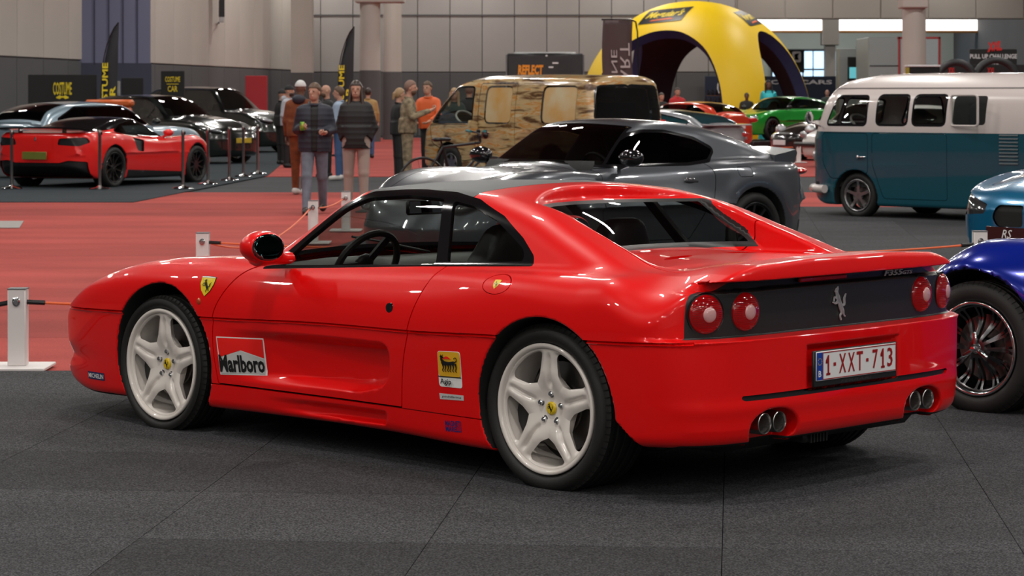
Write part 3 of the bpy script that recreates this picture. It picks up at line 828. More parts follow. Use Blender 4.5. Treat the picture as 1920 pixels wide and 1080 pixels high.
# surface helper: slide points along an axis until they meet the car body
def on_side(P, s=1, off=.002):
    P = np.array(P, float); y = np.full(len(P), 1.02)
    for _ in range(60):
        f = hero_sdf(P[:,0], y, P[:,1]); y = y - np.clip(f, -.02, .02)*.7
    return np.stack([P[:,0], (y + off)*s, P[:,1]], 1)
def on_rear(P, off=.002):
    P = np.array(P, float); x = np.full(len(P), -.90)
    for _ in range(60):
        f = hero_sdf(x, P[:,0], P[:,1]); x = x + np.clip(f, -.02, .02)*.7
    return np.stack([x - off, P[:,0], P[:,1]], 1)
hero = build_hero()
CAPS = []
WHITE_RIM = mat('white_wheel_paint', (.76,.70,.65), .25, 0, .5)
CAPY = mat('yellow_cap', (.72,.50,.02), .3)
for nm, (x, yc, R, W, st, s, sp) in {'a': (2.45, .883-.1075, .315, .215, 0, 1, 0), 'b': (0, .905-.1325, .33, .265, 0, 1, .0), 'c': (2.45, .883-.1075, .315, .215, 0, -1, 0), 'd': (0, .905-.1325, .33, .265, 0, -1, 0)}.items():
    make_wheel('wheel', hero, (x, yc*s, R - .004), s, R, W, .262, star5(), WHITE_RIM, RUBBER, cap_col=(CAPY, .026), caliper=mat('caliper_black', (.02,.02,.02), .4), spin=R_(-2) if s > 0 else 0)
for w_ in [o for o in hero.children if o.name.startswith('wheel') and o.type == 'EMPTY']:
    cap_ = [c for c in w_.children if c.name.startswith('hub_cap')][0]; y_ = max(v.co.y for v in cap_.data.vertices) + .0006
    CAPS.append((w_, cap_, y_))
# ------------------------------------------------------------------ details of the red coupe
def strokes(b, S, fn):
    """ribbons with round joints: S = list of (points, widths) in a unit box"""
    for pts, wd in S:
        P = catmull([(p[0], p[1], w) for p, w in zip(pts, wd)], 4, False)
        P = [np.array(p) for p in P]
        for i in range(len(P) - 1):
            a, c = P[i], P[i+1]; d = c[:2] - a[:2]; L = np.hypot(*d)
            if L < 1e-6: continue
            n = np.array([-d[1], d[0]]) / L
            q = [a[:2] - n*a[2]/2, c[:2] - n*c[2]/2, c[:2] + n*c[2]/2, a[:2] + n*a[2]/2]
            b.add([fn(*x) for x in q], [(0,1,2,3)])
            r = a[2]/2; b.add([fn(a[0] + r*math.cos(k*math.pi/3), a[1] + r*math.sin(k*math.pi/3)) for k in range(6)], [tuple(range(6))])
HORSE = [([(.60,.38),(.66,.22),(.58,.13),(.64,.01)], [.13,.07,.045,.05]), ([(.60,.40),(.76,.30),(.80,.16),(.88,.10)], [.13,.07,.04,.045]),
 ([(.64,.38),(.54,.52),(.44,.68)], [.20,.17,.19]), ([(.44,.68),(.38,.82),(.42,.92)], [.17,.11,.08]), ([(.43,.92),(.36,.90),(.27,.83)], [.08,.08,.045]),
 ([(.43,.92),(.45,.99)], [.03,.01]), ([(.42,.64),(.24,.68),(.20,.56)], [.09,.05,.035]), ([(.46,.56),(.28,.50),(.14,.54)], [.09,.05,.035]),
 ([(.68,.42),(.84,.46),(.84,.62),(.94,.76)], [.05,.07,.08,.015])]
DOG = [([(.22,.58),(.50,.56),(.80,.60)], [.20,.16,.17]), ([(.24,.62),(.14,.74),(.16,.86)], [.17,.11,.09]), ([(.12,.88),(.20,.84),(.30,.80)], [.11,.09,.03]), ([(.14,.92),(.12,1.0)], [.04,.01]), ([(.20,.90),(.24,.99)], [.04,.01]),
 ([(.82,.62),(.92,.70),(.90,.84),(.80,.82),(.82,.74)], [.07,.04,.035,.03,.02])] + [([(x, .54), (x+.03, .36), (x-.02, .22), (x+.05, .16)], [.09,.055,.04,.04]) for x in (.20,.32,.46,.58,.72,.86)]
DECAL = {k: mat('ink_' + k, c, .35, 0, .3) for k, c in dict(white=(.85,.83,.81), black=(.01,.01,.01), red=(.95,.012,.008), yellow=(.80,.62,.02), amber=(.75,.40,.015), blue=(.01,.02,.16), navy=(.02,.02,.10), silver=(.58,.57,.56), green=(.02,.25,.05), euro=(.01,.05,.35), plate_red=(.35,.01,.01)).items()}
def quad_map(c4):   # bilinear unit square -> (x,z) on the side, corners: top-left, top-right, bottom-right, bottom-left
    a, b_, c, d = [np.array(p) for p in c4]
    return lambda u, v: (d*(1-u) + c*u)*(1-v) + (a*(1-u) + b_*u)*v
def side_patch(name, c4, polys, parent=None, s=1, off=.0015, layers=True):
    """polys: list of (material, kind, data); every polygon conforms to the car's side"""
    q = quad_map(c4); root = None
    for li, (m, geo) in enumerate(polys):
        b = B(); geo(b, lambda u, v: (u, v, 0))
        uv = np.array([(v[0], v[1]) for v in b.v]); P = np.array([q(u, v) for u, v in uv])
        W = on_side(P, s, off + .0018*li); b.v = [tuple(w) for w in W]
        o = b.build(name if root is None else name + '_print', m, parent if root is None else root, smooth=False)
        root = root or o
    return root
def grid_poly(poly=None, n=8):
    def g(b, fn):
        if poly is None:
            vs = [fn(i/n, j/n) for i in range(n+1) for j in range(n+1)]
            b.add(vs, [(i*(n+1)+j, (i+1)*(n+1)+j, (i+1)*(n+1)+j+1, i*(n+1)+j+1) for i in range(n) for j in range(n)])
        else:
            cx = sum(p[0] for p in poly)/len(poly); cy = sum(p[1] for p in poly)/len(poly); m = len(poly)
            b.add([fn(cx, cy)] + [fn(cx + (x-cx)*.5, cy + (y-cy)*.5) for x, y in poly] + [fn(x, y) for x, y in poly],
                  [(0, 1+i, 1+(i+1)%m) for i in range(m)] + [(1+i, 1+m+i, 1+m+(i+1)%m, 1+(i+1)%m) for i in range(m)])
    return g
def text_poly(txt, cx, cy, w, h, shear=0, bold=0):
    vs, fs = text_geo(txt, 1, shear, bold)
    x0 = min(v[0] for v in vs); x1 = max(v[0] for v in vs); y0 = min(v[1] for v in vs); y1 = max(v[1] for v in vs)
    uv = [(cx + ((x-x0)/(x1-x0) - .5)*w, cy + ((y-y0)/(y1-y0) - .5)*h) for x, y in vs]
    return lambda b, fn: b.add([fn(u, v) for u, v in uv], fs)
def stroke_poly(S, x0=0, y0=0, w=1, h=1): return lambda b, fn: strokes(b, S, lambda u, v: fn(x0 + u*w, y0 + v*h))
D = DECAL
# side stickers (both doors carry the large one; lettering reads left to right on each side)
mar = [(2.006,.472),(1.714,.481),(1.696,.319),(1.987,.303)]
side_patch('sponsor_sticker', mar, [(D['white'], grid_poly()), (D['red'], grid_poly([(.02,.97),(.98,.97),(.97,.46),(.5,.66),(.03,.46)])),
    (D['silver'], grid_poly([(.03,.44),(.5,.64),(.97,.44),(.97,.03),(.03,.03)])), (D['black'], text_poly('Marlboro', .5, .30, .95, .46, 0, .035))], hero)
ag = [(.566,.514),(.428,.520),(.419,.374),(.560,.371)]
rr_ = lambda x0, y0, x1, y1, r: roundpoly([(x0,y0),(x1,y0),(x1,y1),(x0,y1)], r, 3)
side_patch('fuel_sticker', ag, [(D['white'], grid_poly(rr_(0,0,1,1,.1))), (D['amber'], grid_poly(rr_(.02,.30,.98,.985,.09))), (D['black'], grid_poly([(0,.275),(1,.275),(1,.30),(0,.30)])),
    (D['black'], stroke_poly(DOG, .08, .34, .84, .58)), (D['red'], stroke_poly([([(.30,.82),(.44,.86),(.60,.82)], [.03,.09,.02])], .0, .12, 1, .82)), (D['black'], text_poly('Agip', .36, .14, .48, .20, 0, .02))], hero)
side_patch('design_badge', [(.563,.343),(.416,.346),(.416,.325),(.560,.319)], [(D['silver'], grid_poly()), (D['black'], text_poly('pininfarina', .5, .5, .8, .5, .3))], hero)
ell = [(.5+.5*math.cos(a*math.pi/12), .5+.5*math.sin(a*math.pi/12)) for a in range(24)]
side_patch('ignition_sticker', [(.545,.240),(.440,.245),(.440,.190),(.545,.185)], [(D['blue'], lambda b, fn: (text_poly('MAGNETI', .5, .70, .9, .40, 0, .03)(b, fn), text_poly('MARELLI', .5, .28, .9, .40, 0, .03)(b, fn)))], hero)
side_patch('tyre_sticker', [(3.040,.234),(2.882,.236),(2.880,.200),(3.036,.198)], [(D['navy'], grid_poly()), (D['white'], text_poly('MICHELIN', .5, .5, .92, .6, .15, .02))], hero)
SHIELD = [(.04,.97),(.3,1.0),(.7,1.0),(.97,.97),(.95,.62),(.80,.28),(.50,.0),(.22,.28),(.06,.62)]
for s in (1, -1):
    side_patch('shield_badge', [(2.135,.735),(2.030,.735),(2.030,.645),(2.135,.645)], [(D['black'], grid_poly(SHIELD)),
      (D['yellow'], grid_poly([(.5+(x-.5)*.93, .5+(y-.5)*.95) for x, y in SHIELD])), (D['white'], grid_poly([(.08,.93),(.92,.93),(.92,.97),(.5,.985),(.08,.97)])), (D['black'], stroke_poly(HORSE, .16, .22, .68, .66))], hero, s)
    rp_ = on_side([(2.117, .622)], s, .0)[0]
    b = B(); b.sph(rp_, .014, 12, 8, (1, .5, 1.1)); b.build('side_repeater', mat('amber_lens', (.45,.06,.01), .15, 0, .5), hero)
    hp = on_side([(.864,.668)], s, .0)[0]
    b = B(); b.lathe([(.0005,.002),(.010,.0025),(.017,.005),(.020,.004),(.022,-.004)] if s > 0 else [(.0005,-.002),(.010,-.0025),(.017,-.005),(.020,-.004),(.022,.004)], 24, 'y', hp); b.build('door_release', BLACK_GLOSS, hero)
side_patch('fuel_cap_badge', [(.275,.815),(.235,.815),(.235,.780),(.275,.780)], [(D['yellow'], grid_poly(SHIELD)), (D['black'], stroke_poly(HORSE, .18, .2, .64, .66))], hero)
for w_, cap_, y_ in CAPS:
    b = B(); strokes(b, HORSE, lambda u, v: (-(u-.52)*.036, y_, (v-.5)*.040)); b.build('cap_emblem', DECAL['black'], w_, smooth=False)
# tail lamps, fascia badges
lens_r = mat('lamp_red', (.34,.002,.004), .10, 0, 1.0, bump=.25, bscale=0.01)
lens_w = mat('lamp_clear', (.62,.33,.33), .18, 0, 1.0)
ring_b = mat('lamp_ring', (.02,.02,.022), .25, .2)
for s in (1, -1):
    for yl, zl in ((.765, .728), (.572, .728)):
        p = on_rear([(yl*s, zl)], .0)[0]; pe = on_rear([(yl*s+.02, zl), (yl*s-.02, zl)], .0)
        tilt = math.atan2(pe[0][0] - pe[1][0], .04)
        t = empty('tail_lamp', (p[0]+.006, yl*s, zl), -tilt, parent=hero)
        b = B(); b.lathe([(.070,.01),(.079,-.002),(.082,-.004),(.082,.012)], 40, 'x'); b.build('lamp_ring', ring_b, t)
        b = B(); prof = [(.074*math.cos(a), -.004 - .030*math.sin(a)) for a in np.linspace(0, 1.15, 10)] + [(.028,-.0335)]
        b.lathe(prof, 40, 'x')
        for k in range(-9, 10):      # fluted lines in the lens
            zz = k*.0072; hw = math.sqrt(max(0, .070**2 - zz*zz))
            if hw < .02: continue
            P = []
            for q in np.linspace(-hw, hw, 11):
                r = math.hypot(q, zz)
                if r < .03: P.append(None); continue
                a = math.acos(min(1, r/.074)); P.append((-.0046 - .030*math.sin(min(a, 1.15)), q, zz))
            seg = []
            for q in P + [None]:
                if q: seg.append(q)
                else:
                    if len(seg) > 1: b.tube(seg, .0013, 4, cap=False)
                    seg = []
        b.build('lamp_lens', lens_r, t)
        b = B(); b.lathe([(.0005,-.040),(.012,-.0395),(.024,-.037),(.029,-.033),(.030,-.028)], 28, 'x'); b.build('reflector_lens', lens_w, t)
def rear_patch(name, y0, y1, z0, z1, polys, parent, off=.002, thick=0):
    root = None
    for li, (m, geo) in enumerate(polys):
        b = B(); geo(b, lambda u, v: (u, v, 0))
        P = np.array([(y0 + (y1-y0)*v[0], z0 + (z1-z0)*v[1]) for v in b.v]); W = on_rear(P, off + .001*li); b.v = [tuple(w) for w in W]
        o = b.build(name if root is None else name + '_print', m, parent if root is None else root, smooth=False)
        if thick:
            md = o.modifiers.new('t', 'SOLIDIFY'); md.thickness = thick; md.offset = 0
        root = root or o
    return root
rear_patch('horse_badge', .060, -.045, .660, .795, [(mat('badge_bright', (.70,.70,.72), .35, .35), stroke_poly(HORSE))], hero, .006, .006)
rear_patch('model_badge', -.335, -.555, .806, .842, [(mat('badge_silver', (.95,.95,.96), .6), lambda b, fn: (text_poly('F355', .34, .52, .60, .62, .25, .02)(b, fn), text_poly('GTS', .80, .44, .34, .42, .25, .02)(b, fn)))], hero, .007, .003)
b = B(); pb = on_rear([(0,.828)], .004)[0]; b.box((pb[0]-.010, .075, .828), (.016, .30, .018), bev=.004); b.build('brake_lamp_strip', mat('brake_lamp_red', (.85,.008,.006), .3, 0, .6), hero)
# number plate
pl = empty('number_plate', (-.822, 0.005, .500), parent=hero)
PF = mat('plate_white', (.80,.79,.80), .35, 0, .4)
b = B(); b.box((0,0,-.006), (.012, .545, .140), bev=.004); b.build('plate_holder', BLACK_PLASTIC, pl)
b = B(); b.box((-.008,0,.004), (.006, .520, .112), bev=.002); b.build('plate_face', PF, pl)
fnp = lambda u, v: (-.0118, .26 - u*.52, .004 - .055 + v*.11)
b = B(); grid_poly([(.0,.02),(.072,.02),(.072,.98),(.0,.98)])(b, fnp); b.build('plate_band', D['euro'], pl, smooth=False)
fnp2 = lambda u, v: (-.0126, .26 - u*.52, .004 - .055 + v*.11)
b = B(); text_poly('B', .036, .24, .034, .22, 0, .02)(b, fnp2); b.build('plate_country', PF, pl, smooth=False)
b = B()
for k in range(12):
    a = k*math.pi/6; cx, cy = .036 + .024*math.sin(a), .66 + .115*math.cos(a)
    b.add([fnp2(cx + .004*math.sin(q*math.pi*.4), cy + .018*math.cos(q*math.pi*.4)) for q in range(5)], [(0,1,2,3,4)])
b.build('plate_stars', D['yellow'], pl, smooth=False)
b = B()
fr_ = [(.072,.02),(.995,.02),(.995,.98),(.072,.98)]; ins = [(.078,.05),(.989,.05),(.989,.95),(.078,.95)]
b.add([fnp2(*p) for p in fr_ + ins], [(i, (i+1)%4, 4+(i+1)%4, 4+i) for i in range(4)])
for tx, cx, w in (('1', .135, .030), ('-', .218, .030), ('X', .315, .085), ('X', .425, .085), ('T', .530, .078), ('-', .625, .030), ('7', .725, .068), ('1', .820, .030), ('3', .915, .068)):
    if tx == '1':
        grid_poly([(cx-.004,.18),(cx+.014,.18),(cx+.014,.86),(cx-.002,.86),(cx-.026,.68),(cx-.026,.58),(cx-.004,.70)])(b, fnp2); grid_poly([(cx-.020,.16),(cx+.028,.16),(cx+.028,.24),(cx-.020,.24)])(b, fnp2)
    elif tx == '-': grid_poly([(cx-.015,.46),(cx+.015,.46),(cx+.015,.58),(cx-.015,.58)])(b, fnp2)
    else: text_poly(tx, cx, .52, w, .68, 0, .012)(b, fnp2)
b.build('plate_number', D['plate_red'], pl, smooth=False)
b = B(); text_poly('FERRARI', .5, .5, .5, .6, .2)(b, lambda u, v: (-.0064, .2 - u*.4, -.072 + v*.016)); b.build('holder_print', mat('faint_grey', (.05,.05,.05), .4), pl, smooth=False)
# twin exhausts each side
TIP = mat('exhaust_steel', (.42,.41,.40), .28, 1); TIPI = mat('exhaust_inside', (.22,.21,.20), .5, .8)
for s in (1, -1):
    for yy in (.533, .443):
        b = B(); b.lathe([(.034,.10),(.034,-.012),(.038,-.020),(.041,-.018),(.042,.0),(.042,.16)], 32, 'x', (-.775, yy*s, .308)); t = b.build('exhaust_tip', TIP, hero)
        b = B(); b.lathe([(.034,-.01),(.0335,.10),(.002,.13)], 24, 'x', (-.775, yy*s, .308)); b.build('exhaust_bore', TIPI, t)
b = B(); b.box((-.55, 0, .26), (.26, 1.3, .14), bev=.05); b.build('silencer', mat('dark_steel', (.03,.03,.03), .5, .6), hero)
b = B(); b.box((-.66, .10, .215), (.10, .16, .05), bev=.01)
for k in range(6): b.box((-.715, .05+k*.02, .215), (.01, .008, .05))
b.build('gearbox_cooler', mat('cooler_grey', (.06,.06,.06), .5, .7), hero)
# door mirrors
for s in (1, -1):
    mr = empty('door_mirror', (1.605, .98*s, .89), parent=hero)
    msdf = lambda x, y, z: smin(smax(smax(np.sqrt((x/.085)**2 + (y/.105)**2 + (z/.070)**2)*.075 - .075, -(x + .045), .012), -(.0 + .0*x) - 9, .01),
                                np.maximum(np.sqrt((x-.02)**2*.4 + ((z + .055 - .35*(y*s+.11)*-1*0) - .0)**2*1.2 + 0*y) - .030, np.maximum(y*s - .02, -(y*s) - .17)), .03)
    a = np.arange(-.16, .17, .009); me = mesh_sdf(msdf, a, np.arange(-.19, .19, .009), np.arange(-.11, .11, .009), 2)
    gl, me = carve(me, lambda x, y, z: np.maximum(x + .0405, np.sqrt((y/.092)**2 + (z/.058)**2)*.06 - .06))
    to_obj('mirror_cover', me, RED, mr); to_obj('mirror_face', gl, mat('mirror_silver', (.10,.22,.22), .03, 1), mr)
# cabin
LEA = mat('black_leather', (.014,.013,.013), .5, bump=.1, bscale=80)
def seat_mesh(parent, loc, m, h=1.0, rz=0, recline=.2):
    st = empty('seat', loc, rz, parent=parent)
    f = lambda x, y, z: smax(np.sqrt(((x + recline*z)/.10)**4 + (y/.25)**4 + ((z-.28)/.36)**4 + 1e-9)**.5*.1 - .1, -1 + 0*x, .01)
    back = mesh_sdf(lambda x, y, z: ((((x + recline*z)/.085)**4 + (y/(.25 - .10*sstep(.38,.62,z)))**4 + ((z-.27)/.40)**4)**.25 - 1)*.085, np.arange(-.32,.18,.02), np.arange(-.28,.29,.02), np.arange(-.16,.72,.02), 1, e=3e-3)
    to_obj('seat_back', back, m, st)
    cu = mesh_sdf(lambda x, y, z: ((((x-.25)/.28)**4 + (y/.26)**4 + ((z+.05)/.10)**4)**.25 - 1)*.1, np.arange(-.06,.58,.025), np.arange(-.30,.31,.025), np.arange(-.18,.08,.02), 1, e=3e-3)
    to_obj('seat_cushion', cu, m, st); return st
DARKRED = mat('dark_leather_shell', (.05,.008,.009), .4)
for s in (1, -1): seat_mesh(hero, (.86, .36*s, .33), LEA, recline=.22)
b = B(); b.box((1.15, 0, .22), (1.5, 1.35, .10), bev=.03); b.box((.44,0,.5), (.04,1.5,.66)); b.box((1.05,0,.36),(.9,.22,.25),bev=.04)
b.build('cabin_floor', mat('cabin_black', (.010,.010,.010), .8), hero)
dsh = mesh_sdf(lambda x, y, z: smax(smax((((x-1.86)/.27)**4 + ((z-.60)/.19)**4 + 0*y)**.25*.2 - .2, np.abs(y)-.74, .03), -.0 - 9 + 0*x, .01) - .03*np.exp(-((y-.38)/.22)**4)*sstep(1.95,1.7,x),
    np.arange(1.50,2.18,.025), np.arange(-.78,.79,.03), np.arange(.42,.94,.02), 1, e=3e-3)
to_obj('dashboard', dsh, mat('dash_leather', (.035,.031,.029), .55), hero)
b = B()
for k in range(7): b.box((1.60, -.12 , .62+k*.017), (.02, .20, .008), ry=.4)
b.build('air_vent', mat('vent_grey', (.12,.11,.10), .5), hero)
sw = empty('steering_wheel', (1.60, .38, .775), parent=hero); sw.rotation_euler = (0, R_(-28), 0)
b = B(); b.tube([(0, .175*math.sin(2*math.pi*k/40), .175*math.cos(2*math.pi*k/40)) for k in range(40)], .016, 8, closed=True); b.build('wheel_rim', LEA, sw)
b = B(); b.sph((.02,0,0), .055, 16, 8, (.5,1,1))
for a in (90, 210, 330): b.box((.01, .10*math.sin(R_(a)), .10*math.cos(R_(a))), (.012, .04, .14), rx=-R_(a))
b.build('wheel_boss', BLACK_PLASTIC, sw)
b = B(); b.box((1.56, 0.04, 1.035), (.025, .26, .070), bev=.011); im = b.build('interior_mirror', BLACK_PLASTIC, hero)
b = B(); b.box((1.546, 0.04, 1.036), (.004, .245, .057), bev=.002); b.build('mirror_face', mat('mirror_bright', (.6,.62,.7), .02, 1), im)
for s in (1, -1):
    b = B(); b.box((1.25, .70*s, .56), (1.15, .04, .40), bev=.01); b.build('door_trim', mat('cabin_black', (.01,.01,.01), .8), hero)
# wipers
b = B(); b.tube([(1.95,-.35,.795),(1.86,.05,.865),(1.78,.30,.90)], .006, 6); b.build('wiper', BLACK_PLASTIC, hero)
# ------------------------------------------------------------------ the other vehicles: one implicit body each, carved into parts
def car_fn(P):
    R = {k: ramp(P[k]) for k in ('w', 'c', 's', 'b', 'roof', 'gw') if k in P}
    g = P.get
    tum, crown, zb0 = g('tum', .5), g('crown', .04), g('zb', .85)
    def fn(x, y, z):
        y = np.abs(y); zg = g('zg', .6)
        u = np.maximum(z - zg, 0); v = np.maximum(zg - z, 0)
        Y = R['w'](x) - g('ku', .8)*u**2 - g('kl', .25)*v**2
        if g('flare'):
            for (fx, fz, fr, amt) in P['flare']:
                Y = Y + amt*np.exp(-((np.sqrt((x-fx)**2 + (z-fz)**2) - fr)/.09)**2)
        Ln = P['Ln'] - g('nt', .3)*np.maximum(z - g('nz', .5), 0) - g('nb', .3)*np.maximum(.35 - z, 0)
        Lr = P['Lr'] - g('rt', .2)*np.maximum(z - g('rz', .6), 0) - g('rb', .3)*np.maximum(.35 - z, 0)
        t = np.where(x > P['xf'], (x-P['xf'])/Ln, np.where(x < P['xr'], (P['xr']-x)/Lr, 0))
        n = np.where(x > 1, g('nf', 3.5), g('nr', 4.5))
        q = (np.abs(t)**n + (y/Y)**n)**(1/n) - 1; t1 = np.minimum(t, 1)
        side = q*(Y*(1-t1) + np.where(x > 1, Ln, Lr+.1)*t1)
        T = R['c'](x) + (R['s'](x) - R['c'](x))*sstep(g('s0', .25), g('s1', .7), y)
        L = smax(side, z - T, g('kr', .10)); L = smax(L, R['b'](x) - z, .05)
        if 'roof' in R:
            xs = x + g('wsc', .25)*y**2*sstep(.5, 1.3, x) - g('rwc', .0)*y**2*sstep(.5, -.3, x)
            G = smax((z - R['roof'](xs) + crown*(y/.6)**2)*g('gs', .85), (y - (R['gw'](x) - tum*(z - zb0)))*.87, g('gr', .09))
            G = np.maximum(G, np.maximum(g('gb', .6) - z, np.maximum(max(P['roof'][0][0] + .03, P['xr'] - P['Lr'] + .07) - x, x - P['roof'][-1][0] + .03)))
            L = smin(L, G, g('gk', .04))
        if g('extra'): L = g('extra')(L, x, y, z, R)
        for (cx, cz, r) in P['wells']:
            L = smax(L, -np.maximum(np.sqrt((x-cx)**2 + (z-cz)**2) - r, g('wy', .58) - y), .008)
        return L
    return fn, R
def build_car(name, label, pos, angd, P, steps, paint, group=None, scale=1.0, cat='car', cell=.025, body='body_shell', iters=2):
    root = empty(name, (pos[0], pos[1], 0), R_(angd), label, cat, group); root.scale = (scale,)*3
    fn, R = car_fn(P); x0, x1, yw, z1 = P['box']; h = cell
    me = mesh_sdf(fn, np.arange(x0, x1, h), (np.arange(0, int(yw/h)+3) - .5)*h, np.arange(P.get('z0', .06), z1, h), iters, mirror=True, e=2.5e-3)
    ab = np.abs
    tum, zb0 = P.get('tum', .5), P.get('zb', .85)
    gy = lambda x, z: (R['gw'](x) if 'gw' in R else R['w'](x)) - tum*(z - zb0)
    def wells(x, y, z):
        f = 1.0 + 0*x
        for (cx, cz, r) in P['wells']: f = np.minimum(f, np.maximum(np.hypot(x-cx, z-cz) - r - .003, P.get('wy', .58) - .03 - ab(y)))
        return f
    w, me = carve(me, wells)
    for q in halves(w):
        a = sub(q, lambda x, y, z: x > 1.2)
        for k in a:
            if k is not None: to_obj('wheel_well', k, WELL, root)
    for st in steps:
        nm, m, kind = st[0], st[1], st[2]; kw = st[4] if len(st) > 4 else {}; gap = kw.get('gap', 0); fr = kw.get('frame', 0); dat = st[3]
        if kind == 'side': f = lambda x, y, z, p=dat, yi=kw.get('yin'): np.maximum(polysdf(p, x, z, .12), (gy(x, z) - .12 if yi is None else yi) - ab(y))
        elif kind == 'front': f = lambda x, y, z, p=dat, xl=kw['x']: np.maximum(polysdf(p, ab(y), z, .12), xl - x)
        elif kind == 'rear': f = lambda x, y, z, p=dat, xl=kw['x']: np.maximum(polysdf(p, ab(y), z, .12), x - xl)
        elif kind == 'top': f = lambda x, y, z, p=dat, zl=kw['z']: np.maximum(polysdf(p, x, ab(y), .12), zl - z)
        elif kind == 'ws': f = lambda x, y, z, d=dat: np.maximum.reduce([ab(y) - (gy(x, z) - d[2]), d[0] - (x + P.get('wsc', .25)*y**2), (x + P.get('wsc', .25)*y**2) - d[1], d[3] - z])
        elif kind == 'rw': f = lambda x, y, z, d=dat: np.maximum.reduce([ab(y) - (gy(x, z) - d[2]), d[0] - (x - P.get('rwc', 0)*y**2), (x - P.get('rwc', 0)*y**2) - d[1], d[3] - z])
        else: f = dat
        if fr:
            whole, me = carve(me, lambda x, y, z: f(x, y, z) - fr); pt, ring = carve(whole, f)
            if kw.get('split', kind == 'side'):
                for k in halves(ring): to_obj('window_seal', k, kw.get('fm', BLACK_GLOSS), root)
            elif len(ring.T): to_obj('window_seal', ring, kw.get('fm', BLACK_GLOSS), root)
        else: pt, me = carve(me, f, gap)
        if len(pt.T) == 0: print('EMPTY', name, nm); continue
        for k in (halves(pt) if kw.get('split', kind == 'side') else [pt]):
            to_obj(nm, k, m, root, inset=kw.get('inset', .004 if 'window' in nm or 'windscreen' in nm else 0), rim=kw.get('rim', .012 if gap else 0))
    if P.get('two'):     # two-tone split at a height
        up, me = sub(me, lambda x, y, z: z > P['two'][0]) if not callable(P['two'][0]) else carve(me, lambda x, y, z: P['two'][0](x, y, z))
        to_obj('upper_body', up, P['two'][1], root)
    to_obj(body, me, paint, root)
    for wdef in P.get('wheels', []):
        x, yo, Rt, W, Rr, style, rm = wdef[:7]; kw = wdef[7] if len(wdef) > 7 else {}
        for s in ((1, -1) if not kw.get('only') else (kw['only'],)):
            k2 = {a: b_ for a, b_ in kw.items() if a != 'only'}
            make_wheel('wheel', root, (x, (yo - W/2)*s, Rt - .003), s, Rt, W, Rr, style, rm, RUBBER, **{**dict(segs=40, detail=False, lug=0), **k2})
    return root
def cabin(root, x0, x1, hw, z0, seats=(), sm=None, dash=None, h=.45):
    b = B(); b.box(((x0+x1)/2, 0, z0), (x1-x0, 2*hw, .06)); b.box((x0, 0, z0+h/2), (.05, 2*hw*.9, h)); b.box((x1, 0, z0+h/2), (.05, 2*hw*.9, h))
    for s in (1, -1): b.box(((x0+x1)/2, hw*s, z0+h/2), (x1-x0, .03, h))
    b.build('cabin_lining', mat('cabin_black', (.01,.01,.01), .8), root, smooth=False)
    for sx in seats:
        for s in (1, -1): seat_mesh(root, (sx, .38*s, z0+.12), sm or LEA, recline=.25)
    if dash:
        b = B(); b.box((dash[0], 0, dash[1]), (.35, 2*hw*.95, .22), bev=.07); b.build('dashboard', mat('cabin_black', (.01,.01,.01), .8), root)
        b = B(); c = (dash[0]-.28, .38, dash[1]); b.tube([(c[0]+.06*math.cos(2*math.pi*k/24), c[1]+.18*math.sin(2*math.pi*k/24), c[2]+.17*math.cos(2*math.pi*k/24)) for k in range(24)], .015, 6, closed=True); b.build('steering_wheel', LEA, root)
def lens(root, name, m, c, sc, parent=None, n=16):
    b = B(); b.sph((0,0,0), 1, n, 10, sc); o = b.build(name, m, parent or root); o.location = c; return o
def mirrors(root, x, y, z, m, w=.20, h=.13, arm=.10):
    for s in (1, -1):
        b = B(); b.sph((x, (y + arm)*s, z), .5, 14, 10, (.14, w, h)); b.tube([(x+.02, (y-.02)*s, z-.07), (x, (y+arm*.6)*s, z-.04)], .018, 6)
        o = b.build('door_mirror', m, root)
MBLACK = mat('black_wheel_paint', (.012,.012,.013), .25, .3, .5)
LAMP_G = mat('headlamp_glass', (.50,.52,.55), .08, .6, 1)
LAMP_D = mat('headlamp_dark', (.05,.05,.055), .1, .3, 1)
TAIL = mat('tail_red', (.45,.01,.01), .15, 0, 1)
SMOKE = glass_mat('tinted_glass', (.32,.34,.32), 1.0)
CLEARG = glass_mat('pale_glass', (.80,.84,.82), 1.0)

